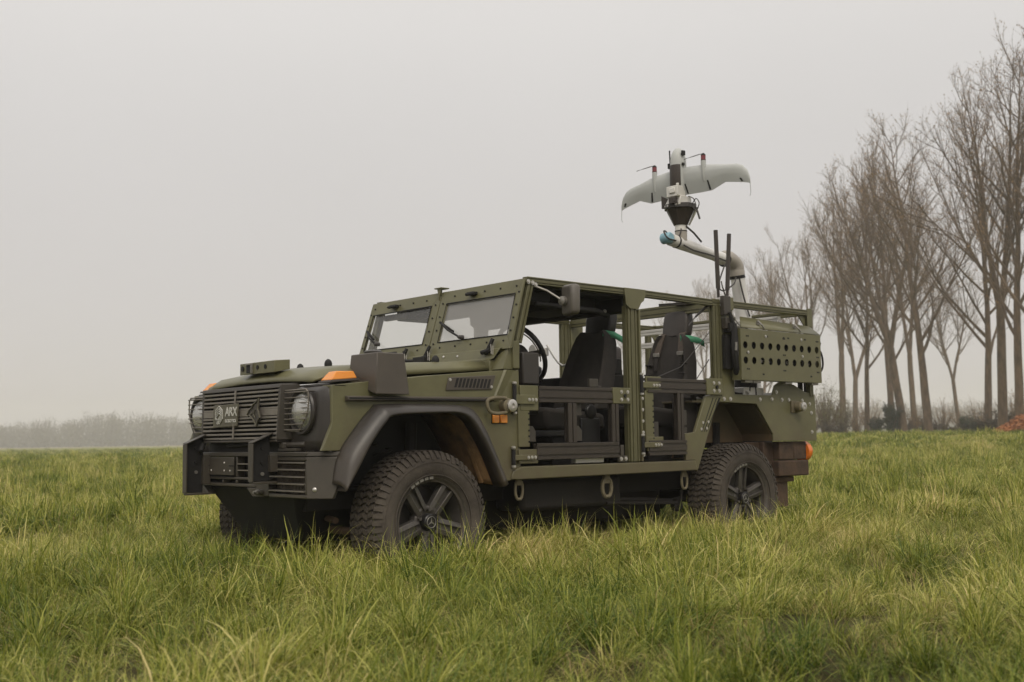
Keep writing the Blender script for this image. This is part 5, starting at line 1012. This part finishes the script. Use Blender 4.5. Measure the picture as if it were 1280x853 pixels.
def tuft(i, nb, rad_, hgt, wid, dead=.06, lean=(0, 0), curl=1.0):
    r = random.Random(100+i); vs = []; fs = []; sh = []
    for k in range(nb):
        q = rad_*r.random()**.6; a = r.uniform(0, 6.283); x, y = q*math.cos(a), q*math.sin(a)
        h = hgt*r.choice((.5, .7, .85, 1, 1, 1.15, 1.35))*r.uniform(.85, 1.15)*(1.1-.3*q/rad_); az = a+r.gauss(0, 1.2) if r.random() < .5 else r.uniform(0, 6.283); bend = abs(r.gauss(.8, .8))*curl; w_ = wid*r.uniform(.55, 1.4)
        c, s = math.cos(az), math.sin(az); tw = r.uniform(-.9, .9); px, py = -math.sin(az+tw), math.cos(az+tw); shade = r.random(); dd = 1.0 if r.random() < dead else 0.0
        if dd: bend += .5; w_ *= .7
        ns = 6; X = x; Y = y; Z = -.03; th = r.uniform(.0, .85); b0 = len(vs)
        lx, ly = lean
        for j in range(ns+1):
            t = j/ns; ww = w_*(1-t**2.2)*(.75+.5*min(t*3, 1))/1.25
            if j == ns: vs.append((X, Y, Z)); sh.append((shade+.12*t, dd))
            else:
                vs += [(X-px*ww/2, Y-py*ww/2, Z), (X+px*ww/2, Y+py*ww/2, Z)]; sh += [(shade-.15+.25*t, dd)]*2
            st = (h+.03)/ns; th2 = min(th+bend*t*t*2.2, 2.5); X += (math.sin(th2)*c+lx*t)*st; Y += (math.sin(th2)*s+ly*t)*st; Z += math.cos(th2)*st
        for j in range(ns-1): a_ = b0+2*j; fs.append((a_, a_+1, a_+3, a_+2))
        a_ = b0+2*(ns-1); fs.append((a_, a_+1, a_+2))
    me = bpy.data.meshes.new('grass_tuft'); me.from_pydata(vs, [], fs); me.materials.append(GM)
    at = me.attributes.new('shade', 'FLOAT_VECTOR', 'POINT'); at.data.foreach_set('vector', np.array([(a, b, 0) for a, b in sh], dtype=np.float32).ravel())
    me.polygons.foreach_set('use_smooth', [True]*len(me.polygons))
    o = bpy.data.objects.new('grass_tuft_%d' % i, me); SRC.objects.link(o); return o
# 0-4 near tufts, 5-7 mid, 8-9 far
for i, (nb, ra, hg, wd, dd, ln, cu) in enumerate([(90, .07, .21, .0042, .05, (0, 0), 1.4), (76, .06, .26, .0052, .03, (.25, 0), 1.2), (110, .10, .16, .0034, .06, (0, .2), 1.8), (64, .05, .28, .0057, .05, (-.2, .2), 1.3), (50, .07, .25, .0040, .6, (.2, -.1), 1.6),
        (110, .20, .24, .0095, .05, (.1, 0), 1), (95, .16, .29, .011, .04, (0, .15), 1), (90, .20, .22, .009, .14, (-.15, 0), 1.2), (150, .70, .32, .035, .05, (.1, 0), 1), (140, .6, .28, .032, .12, (0, .1), 1.1)]):
    tuft(i, nb, ra, hg, wd, dd, ln, cu)
rs = np.random.RandomState(11)
PTS = []; ROT = []; SCL = []; IDX = []
def scatter(r0, r1, half, dens, ids, probs, smin, smax):
    area = half*(r1*r1-r0*r0); n_ = int(area*dens)
    r = np.sqrt(rs.uniform(r0*r0, r1*r1, n_)); a = YAW+rs.uniform(-half, half, n_); x = CAM.x+r*np.cos(a); y = CAM.y+r*np.sin(a)
    keep = np.ones(n_, bool)
    for wx, wy in ((0, -.745), (0, .745), (2.85, -.745), (2.85, .745)): keep &= ~((np.abs(x-wx) < .30) & (np.abs(y-wy) < .16))
    # pressed and sparse below the vehicle
    under_ = (x > -.5) & (x < 3.7) & (np.abs(y) < .62); keep &= ~(under_ & (rs.rand(n_) < .35))
    pat = wave(x, y, 2.2, 21)*.6+wave(x, y, 7.0, 22)*.6
    keep &= rs.rand(n_) < np.clip(.75+1.0*pat, .38, 1)
    s = rs.uniform(smin, smax, n_)*np.clip(.68+.5*pat, .38, 1.05); s = np.where(under_, s*.62, s)
    near_w = (x > -1.2) & (x < 4.2) & (np.abs(y) < 1.25); s = np.where((y > -1.9) & (y < -.85) & (x > -1.3) & (x < 3.3), np.maximum(s*1.15, .72), s)
    idx = rs.choice(ids, n_, p=probs); 
    dead = wave(x, y, 1.7, 40) > .52; idx = np.where((idx < 5) & dead & (rs.rand(n_) < .35), 4, idx)
    x, y, s, idx = x[keep], y[keep], s[keep], idx[keep]; z = height(x, y)
    PTS.append(np.stack([x, y, z], 1)); ROT.append(np.stack([rs.normal(0, .2, len(x))+.25*wave(x, y, 3.1, 61), rs.normal(0, .2, len(x))+.25*wave(x, y, 3.1, 62), rs.uniform(0, 6.283, len(x))], 1)); SCL.append(np.stack([s*rs.uniform(.9, 1.1, len(x)), s*rs.uniform(.9, 1.1, len(x)), s], 1)); IDX.append(idx)
P5 = [.27, .25, .25, .17, .06]
scatter(1.1, 5.0, .80, 165, [0, 1, 2, 3, 4], P5, .7, 1.25)
scatter(5.0, 9.0, .68, 125, [0, 1, 2, 3, 4], P5, .75, 1.35)
scatter(9.0, 16, .62, 38, [5, 6, 7], [.4, .35, .25], .75, 1.25)
scatter(16, 34, .60, 10, [5, 6, 7], [.4, .35, .25], .95, 1.5)
scatter(34, 90, .58, .9, [8, 9], [.6, .4], .6, 1.05)
scatter(90, 200, .58, .16, [8, 9], [.6, .4], .9, 1.4)
PTS = np.concatenate(PTS); ROT = np.concatenate(ROT); SCL = np.concatenate(SCL); IDX = np.concatenate(IDX)
me = bpy.data.meshes.new('grass'); me.from_pydata(PTS.tolist(), [], [])
a = me.attributes.new('rot', 'FLOAT_VECTOR', 'POINT'); a.data.foreach_set('vector', ROT.astype(np.float32).ravel())
a = me.attributes.new('scl', 'FLOAT_VECTOR', 'POINT'); a.data.foreach_set('vector', SCL.astype(np.float32).ravel())
a = me.attributes.new('pick', 'INT', 'POINT'); a.data.foreach_set('value', IDX.astype(np.int32))
GO = bpy.data.objects.new('grass', me); COL.objects.link(GO); GO['kind'] = 'stuff'
tag(GO, 'long tufted meadow grass with yellow and straw blades all over the field', 'grass')
ng = bpy.data.node_groups.new('grass_scatter', 'GeometryNodeTree')
ng.interface.new_socket('Geometry', in_out='INPUT', socket_type='NodeSocketGeometry'); ng.interface.new_socket('Geometry', in_out='OUTPUT', socket_type='NodeSocketGeometry')
gi = ng.nodes.new('NodeGroupInput'); go = ng.nodes.new('NodeGroupOutput'); ci = ng.nodes.new('GeometryNodeCollectionInfo'); ci.inputs['Collection'].default_value = SRC; ci.inputs['Separate Children'].default_value = True; ci.inputs['Reset Children'].default_value = True
ip = ng.nodes.new('GeometryNodeInstanceOnPoints'); ip.inputs['Pick Instance'].default_value = True
def na_(name, ty):
    q = ng.nodes.new('GeometryNodeInputNamedAttribute'); q.data_type = ty; q.inputs['Name'].default_value = name; return q.outputs['Attribute']
ng.links.new(gi.outputs[0], ip.inputs['Points']); ng.links.new(ci.outputs[0], ip.inputs['Instance']); ng.links.new(na_('pick', 'INT'), ip.inputs['Instance Index']); ng.links.new(na_('scl', 'FLOAT_VECTOR'), ip.inputs['Scale'])
e2 = ng.nodes.new('FunctionNodeEulerToRotation'); ng.links.new(na_('rot', 'FLOAT_VECTOR'), e2.inputs[0]); ng.links.new(e2.outputs[0], ip.inputs['Rotation']); ng.links.new(ip.outputs[0], go.inputs[0])
md = GO.modifiers.new('scatter', 'NODES'); md.node_group = ng

# ---------------------------------------------------------------- bare trees
bark = mat('grey_brown_bark', (.125, .085, .055), .9, 0, .55, 5, .6, 20, stretch=(1, 1, .3))
twig = mat('brown_twigs', (.125, .085, .055), .9, 0, .25, 2)
bud = mat('golden_brown_buds', (.34, .21, .095), .8, 0, .35, 2)
ivy = mat('ivy_leaves', (.035, .045, .02), .6, 0, .4, 6)
willow = mat('budding_willow_leaves', (.17, .155, .065), .8, 0, .35, 3)
dbrush = mat('brown_undergrowth', (.075, .058, .038), .9, 0, .35, 3)
def tubes_np(segs, n):      # segs: list of (path pts, radii)
    vs = []; fs = []
    for P, Rr in segs:
        k = len(P); b = len(vs); prev = None
        for i, p in enumerate(P):
            d = (P[min(i+1, k-1)]-P[max(i-1, 0)]).normalized(); a = (prev-d*prev.dot(d)) if prev is not None else d.orthogonal(); a.normalize(); prev = a; c = d.cross(a)
            for j in range(n): t = 2*math.pi*j/n; vs.append(p+(a*math.cos(t)+c*math.sin(t))*Rr[i])
        for i in range(k-1):
            for j in range(n): fs.append((b+i*n+j, b+i*n+(j+1) % n, b+(i+1)*n+(j+1) % n, b+(i+1)*n+j))
    return vs, fs
def make_tree(seed, H=22, forks=1, lean=0.0, clear=.33, spread=.5, dens=1.0):
    r = random.Random(seed); T = []; B1 = []; B2 = []; B3 = []; buds = []
    UP = Vector((0, 0, 1))
    def rv(k): return Vector((r.uniform(-k, k), r.uniform(-k, k), r.uniform(-k, k)))
    def limb(p, d, L, r0, n, wob, trop, r1=.12):
        P = [p.copy()]; Rr = [r0]; d = d.normalized()
        for i in range(n):
            d = (d+rv(wob)+UP*trop).normalized(); P.append(P[-1]+d*(L/n)); Rr.append(r0*(1-(1-r1)*(i+1)/n))
        return P, Rr
    def at(P, t):
        f = t*(len(P)-1); i = min(int(f), len(P)-2); return P[i].lerp(P[i+1], f-i), (P[i+1]-P[i]).normalized()
    mains = []
    base_r = H*.0128*(1.1 if forks > 1 else 1)
    d0 = Vector((lean, r.uniform(-.03, .03), 1))
    if forks == 1: mains.append(limb(Vector((0, 0, -.3)), d0, H*.95, base_r, 14, .045, .02, .05))
    else:
        st = limb(Vector((0, 0, -.3)), d0, H*r.uniform(.22, .36), base_r, 5, .03, .02, .8); T.append(st)
        for f in range(forks):
            a = r.uniform(0, .7)+f*6.28/forks; q = Vector((math.cos(a)*.42, math.sin(a)*.42, 1))
            mains.append(limb(st[0][-1]-UP*.1, st[0][-1]-st[0][-2]+q*(st[0][-1]-st[0][-2]).length*1.0, H*r.uniform(.58, .70), base_r*.66, 10, .05, .03, .07))
    for P, Rr in mains:
        T.append((P, Rr)); t0 = clear if forks == 1 else .10; nl = int((24 if forks == 1 else 12)*dens)
        for k in range(nl):
            t = t0+(1-t0)*((k+.5)/nl)**.9; p, d = at(P, t); a = r.uniform(0, 6.283)
            el = r.uniform(.5, 1.1)*(1-.35*t); q = Vector((math.cos(a), math.sin(a), 0)); dd = (d*.75+q*el*1.25+UP*.22).normalized()
            L = H*spread*r.uniform(.55, 1.2)*(1.0-t*.92)*(.6 if t < t0+.05 else .95)+H*.045; rr0 = Rr[min(int(t*(len(Rr)-1)), len(Rr)-1)]*.48+.012
            b = limb(p, dd, L, min(rr0, L*.019+.018), 8, .13, .10, .10); B1.append(b)
            for k2 in range(int(4+L*1.35)):
                t2 = r.uniform(.15, .98); p2, d2 = at(b[0], t2); L2 = L*r.uniform(.2, .48)*(1.3-t2*.7)+.3
                b2 = limb(p2, (d2+rv(.85)+UP*.25), L2, .008+L2*.007, 5, .12, .08, .3); B2.append(b2)
                for k3 in range(int(3+L2*2.6)):
                    t3 = r.uniform(.3, 1); p3, d3 = at(b2[0], t3); L3 = r.uniform(.35, .95)*(.5+.35*L2)
                    b3 = limb(p3, (d3+rv(.8)+UP*.2), L3, .0065, 3, .15, .05, .4); B3.append(b3)
                    for q_ in range(2):
                        if r.random() < .8: pp, _ = at(b3[0], r.uniform(.3, 1)); buds.append(pp)
    out = []
    v1, f1 = tubes_np(T, 9); mb = MB(); mb.add(v1, f1); mt = mesh('trunk', mb, bark, 60)
    mb = MB(); v, f = tubes_np(B1, 5); mb.add(v, f, 0); v, f = tubes_np(B2, 3); mb.add(v, f, 1); v, f = tubes_np(B3, 3); mb.add(v, f, 1)
    vs = []; fs = []
    for p in buds:
        s = r.uniform(.03, .065); a = rv(1).normalized()*s; b = rv(1).normalized()*s*.7; k = len(vs); vs += [p-a, p+b, p+a, p-b]; fs.append((k, k+1, k+2, k+3))
    mb.add(vs, fs, 2)
    me = bpy.data.meshes.new('crown'); me.from_pydata([tuple(v) for v in mb.v], [], mb.f); [me.materials.append(x) for x in (bark, twig, bud)]; me.polygons.foreach_set('material_index', mb.m); me.update()
    return mt, me, H
TREES = [make_tree(1, 22, 1, .03, .22, .60), make_tree(2, 22, 2, -.05, .3, .42), make_tree(3, 22, 3, .04, .3, .42, .8), make_tree(4, 22, 1, -.10, .20, .55), make_tree(5, 22, 3, .06, .3, .44), make_tree(6, 22, 1, -.02, .24, .58)]
def put_tree(k, px, top, d, rot, label, lean=0, base=None):
    u = (px-640)/FPX*d; x, y = W2(u, d); z = float(height(x, y)); hy = 549-(px-640)*math.tan(R(.8156))
    Ht = CAM.z-z+(hy-top)/FPX*d; mt, mc, H0 = TREES[k]; s = Ht/H0
    t = thing('bare_tree', label, 'tree', (x, y, z), 'bare trees in the row behind the field'); t.scale = (s*(.82+.3*((px*7) % 10)/10), s*(.82+.3*((px*3) % 10)/10), s); t.rotation_euler = (R(lean)*RH.y*-1, R(lean)*RH.x, rot)
    link('trunk', mt, t); link('crown', mc, t); return t
LAB = [(0, 1306, -20, 60, .3, 'tall bare tree cut off by the right edge of the photo, nearest in the row', 0),
 (5, 1272, 40, 63, 2.0, 'tall bare tree with straight trunk beside the brown leaf heap at the right edge', 0),
 (1, 1249, 90, 67, 1.2, 'bare forked tree leaning left close against its straighter neighbour', -6),
 (0, 1231, 135, 72, 4.4, 'bare tree with straight trunk just left of the leaning forked one', 1),
 (5, 1157, 128, 76, 5.2, 'tall straight bare tree standing alone between two gaps in the row', -2),
 (4, 1127, 190, 82, 2.2, 'bare tree splitting low into two stems above dark undergrowth', 0),
 (0, 1111, 165, 88, 3.1, 'bare tree with ivy dark foot, left of the low splitting one', -3),
 (3, 1080, 205, 92, .9, 'bare tree with crooked trunk right of the olive bushes', -4),
 (1, 1052, 245, 104, 3.9, 'slim bare tree rising behind the olive bushes', 0),
 (2, 1012, 275, 114, 1.9, 'bare tree whose crown shows right behind the rear corner of the vehicle', 0),
 (5, 978, 312, 126, 5.9, 'bare tree whose crown shows above the perforated side panel', 0),
 (3, 948, 325, 138, 2.8, 'bare tree behind the lower end of the robot arm', 0),
 (4, 915, 345, 150, .2, 'hazy bare tree seen behind the two antennas', 0),
 (1, 880, 352, 164, 1.1, 'hazy bare tree left of the antennas above the roof rail', 0),
 (2, 842, 366, 180, 4.9, 'hazy bare tree seen through the rear side opening of the vehicle', 0),
 (0, 800, 385, 200, 3.3, 'faint hazy tree at the far left end of the row', 0),
 (4, 1196, 330, 120, 2.5, 'small faint bare tree far behind the gap in the row', 0),
 (1, 1141, 250, 100, 4.1, 'thin hazier bare tree standing behind and left of the lone straight trunk', 3),
 (2, 1066, 300, 118, .4, 'small hazy bare tree left of the crooked trunk', 0)]
for k, px, top, d, rot, lab, ln in LAB: put_tree(k, px, top, d, rot, lab, ln)

def make_bush(seed, H, leafm, nl, stems=26, lsize=.06, spread=.5):
    r = random.Random(seed); S = []; S2 = []; lv = []; lf = []
    def rv(k): return Vector((r.uniform(-k, k), r.uniform(-k, k), r.uniform(-k, k)))
    for k in range(stems):
        a = r.uniform(0, 6.28); d = Vector((math.cos(a)*r.uniform(.1, spread), math.sin(a)*r.uniform(.1, spread), 1)).normalized(); L = H*r.uniform(.5, 1.05); P = [Vector((r.uniform(-.2, .2)*H*.3, r.uniform(-.2, .2)*H*.3, -.1))]; Rr = [.012*H+.01]
        for i in range(6): d = (d+rv(.14)+Vector((0, 0, .05))).normalized(); P.append(P[-1]+d*L/6); Rr.append(Rr[0]*(1-(i+1)/7))
        S.append((P, Rr))
        for q in range(10):
            i = r.randint(1, 5); p = P[i].lerp(P[i+1], r.random()) if i < 6 else P[i]; dd = (d+rv(.9)).normalized(); L2 = L*r.uniform(.15, .35); Q = [p, p+dd*L2*.5, p+(dd+rv(.3)).normalized()*L2]; S2.append((Q, [.010, .007, .003]))
            for _ in range(nl):
                t = r.random(); c = Q[0].lerp(Q[2], t)+rv(.12*H*.3); s = lsize*r.uniform(.6, 1.4); a_ = rv(1).normalized()*s; b_ = rv(1).normalized()*s*.6; k_ = len(lv); lv.extend([c-a_, c+b_, c+a_, c-b_]); lf.append((k_, k_+1, k_+2, k_+3))
    mb = MB(); v, f = tubes_np(S, 5); mb.add(v, f, 0); v, f = tubes_np(S2, 3); mb.add(v, f, 0); ms_ = mesh('stems', mb, twig, 60)
    me = bpy.data.meshes.new('foliage'); me.from_pydata([tuple(v) for v in lv], [], lf); me.materials.append(leafm); me.update()
    return ms_, me, H
BW = make_bush(11, 5.0, willow, 12, 34, .055); BI = make_bush(12, 2.0, ivy, 26, 26, .06, .45); BD = make_bush(13, 1.6, dbrush, 14, 30, .05, .9); BG = make_bush(14, 4.0, bud, 5, 30, .05, .8)
def put_bush(B, px, top, d, sx, lab, rot=0):
    u = (px-640)/FPX*d; x, y = W2(u, d); z = float(height(x, y)); hy = 549-(px-640)*math.tan(R(.8156)); Ht = CAM.z-z+(hy-top)/FPX*d; s = Ht/B[2]
    t = thing('bush', lab, 'bush', (x, y, z), 'bushes at the foot of the tree row'); t.scale = (s*sx, s*sx, s); t.rotation_euler = (0, 0, rot); link('stems', B[0], t); link('foliage', B[1], t)
put_bush(BW, 1030, 478, 84, 1.0, 'olive yellow budding bush directly right of the vehicle tail', .4)
put_bush(BW, 1050, 495, 88, .95, 'lower olive bush beside the taller one near the vehicle', 2.2)
put_bush(BI, 1110, 505, 82, .75, 'dark ivy bush wrapped round the foot of the low splitting tree', .3)
put_bush(BI, 1092, 522, 86, 1.2, 'low dark green bush left of the ivy covered foot', 1.9)
put_bush(BG, 1142, 505, 84, .8, 'thin brown bush just left of the lone straight trunk', 1.1)
put_bush(BG, 1175, 500, 90, .85, 'thin brown bush just right of the lone straight trunk', 2.9)
put_bush(BD, 1185, 530, 80, 2.2, 'low wide brown brush in the gap between the trunks', .8)
put_bush(BI, 1217, 525, 72, 1.25, 'dark green bush left of the two leaning trunks', 4.0)
put_bush(BD, 1238, 512, 70, 1.6, 'brown brush at the foot of the two leaning trunks', 5.0)
put_bush(BG, 1262, 490, 74, 1.0, 'tall thin brown bush behind the leaf heap', 3.0)
put_bush(BG, 1200, 510, 110, 1.3, 'pale thin bush far back in the gap', 1.0)
for px_, top_, d_, B_, sx_, lab_ in ((1068, 515, 92, BG, 1.0, 'thin brown bush at the foot of the crooked tree'), (1125, 518, 90, BD, 1.5, 'brown brush beside the ivy dark foot'), (1158, 522, 86, BD, 1.6, 'brown brush round the lone straight trunk'), (1205, 520, 84, BI, 1.3, 'dark green bush at the right of the gap'), (1224, 500, 88, BG, .9, 'thin tall brown bush behind the leaning trunks'), (1085, 500, 100, BG, 1.0, 'hazy thin bush behind the crooked tree'), (1276, 515, 66, BI, 1.2, 'dark bush above the leaf heap'), (1012, 505, 100, BG, 1.1, 'hazy thin bush left of the olive bushes'), (1040, 525, 80, BD, 1.8, 'low brown brush in front of the olive bushes')):
    put_bush(B_, px_, top_, d_, sx_, lab_, px_*.37)
put_bush(BG, 985, 520, 120, 1.2, 'hazy thin bush hidden mostly by the vehicle tail', 2.0)
# brown leaf heap at the right edge
lh = MB(); r = random.Random(5)
for k in range(5200):
    px = 1233+r.random()*95; d = 57+r.uniform(-2.0, 2.5); t = (px-1233)/95; u = (px-640)/FPX*d; x, y = W2(u, d); hmax = 1.0*min(1, t*2.4)*(1-abs(d-57.2)/2.8)+.05
    z = float(height(x, y))+hmax*r.uniform(.75, 1.0); s = r.uniform(.05, .12); a = Vector((r.uniform(-1, 1), r.uniform(-1, 1), r.uniform(-.5, .5))).normalized()*s; b = Vector((r.uniform(-1, 1), r.uniform(-1, 1), r.uniform(-.4, .6))).normalized()*s*.7; c = Vector((x, y, z)); lh.add([c-a, c+b, c+a, c-b], [(0, 1, 2, 3)])
lo = link('leaf_heap', mesh('leaf_heap', lh, mat('russet_dead_leaves', (.34, .14, .055), .9, 0, .5, 3), 0)); lo['kind'] = 'stuff'; tag(lo, 'low heap of russet dead leaves below the trees at the right edge', 'leaf heap')

# ---------------------------------------------------------------- distant wood
dw = MB(); r = random.Random(9); wv = []; wf = []; wm = []; TS = []
for row in range(4):
    u = -420
    while u < 290:
        u += r.uniform(1.9, 4.2); d = 550+row*24+r.uniform(-10, 10); x, y = W2(u, d); z = float(height(x, y)); px = 640+u/d*FPX
        Hh = 1.85*(r.uniform(5.9, 7.2)+(1.7 if px > 105 else 0)+(.7 if row > 1 else 0)+1.0*math.sin(u*.055+row)+.6*math.sin(u*.16)+(r.random() < .08)*1.6)
        if 105 > px > 60 and r.random() < .4: Hh *= .85
        if px > 330: Hh *= .9
        base = Vector((x, y, z)); TS.append(([base, base+Vector((r.uniform(-.3, .3), r.uniform(-.3, .3), Hh*.9))], [.3, .08])); w_ = r.uniform(3.0, 5.5)
        for q in range(5): a = r.uniform(0, 6.28); TS.append(([base+Vector((0, 0, Hh*r.uniform(.2, .5))), base+Vector((math.cos(a)*w_*.8, math.sin(a)*w_*.8, Hh*r.uniform(.8, 1.05)))], [.14, .04]))
        for q in range(210):
            t = r.random()**1.35; rad2 = w_*math.sqrt(max(0, 1-((t-.5)/.55)**2)); a = r.uniform(0, 6.28); c = base+Vector((math.cos(a)*rad2*r.random()**.5, math.sin(a)*rad2*r.random()**.5, Hh*(.04+.98*t*r.uniform(.85, 1)))); s = r.uniform(.4, 1.05)*(1-.62*t)
            A_ = Vector((r.uniform(-1, 1), r.uniform(-1, 1), r.uniform(-1, 1))).normalized()*s; B_ = Vector((r.uniform(-1, 1), r.uniform(-1, 1), r.uniform(-.2, 1))).normalized()*s*.8; k_ = len(wv); wv += [c-A_, c+B_, c+A_, c-B_]; wf.append((k_, k_+1, k_+2, k_+3))
v, f = tubes_np(TS, 3); dw.add(v, f, 0); dw.add(wv, wf, 0)
me = bpy.data.meshes.new('distant_wood'); me.from_pydata([tuple(v) for v in dw.v], [], dw.f); me.materials.append(mat('wood_grey_brown', (.070, .055, .040), .9, 0, .3, .3)); me.update()
do = bpy.data.objects.new('distant_wood', me); COL.objects.link(do); do['kind'] = 'stuff'; tag(do, 'long low wood fading into the haze along the left horizon', 'wood')
t = None
for k, px, top, d, rot, lab in ((1, 262, 492, 540, .5, 'faint lone tree standing above the hazy wood just left of the vehicle'),):
    t = put_tree(k, px, top, d, rot, lab); del t['group']

# ---------------------------------------------------------------- misty air
mb = MB(); hx = 985; mb.box((CAM.x-hx, CAM.y-hx, -3.0), (CAM.x+hx, CAM.y+hx, 34.0))
hz_ = link('haze', mesh('haze', mb, [], 0)); hz_['kind'] = 'stuff'; tag(hz_, 'thin pale mist that fills the air over the whole field', 'haze')
hm = bpy.data.materials.new('pale_mist'); hm.use_nodes = True; n = hm.node_tree.nodes; n.clear(); pv = n.new('ShaderNodeVolumePrincipled'); pv.inputs['Color'].default_value = (.97, .955, .935, 1); pv.inputs['Density'].default_value = .00125; pv.inputs['Anisotropy'].default_value = .1
ou = n.new('ShaderNodeOutputMaterial'); hm.node_tree.links.new(pv.outputs[0], ou.inputs['Volume']); hz_.data.materials.append(hm); hz_.display_type = 'WIRE'
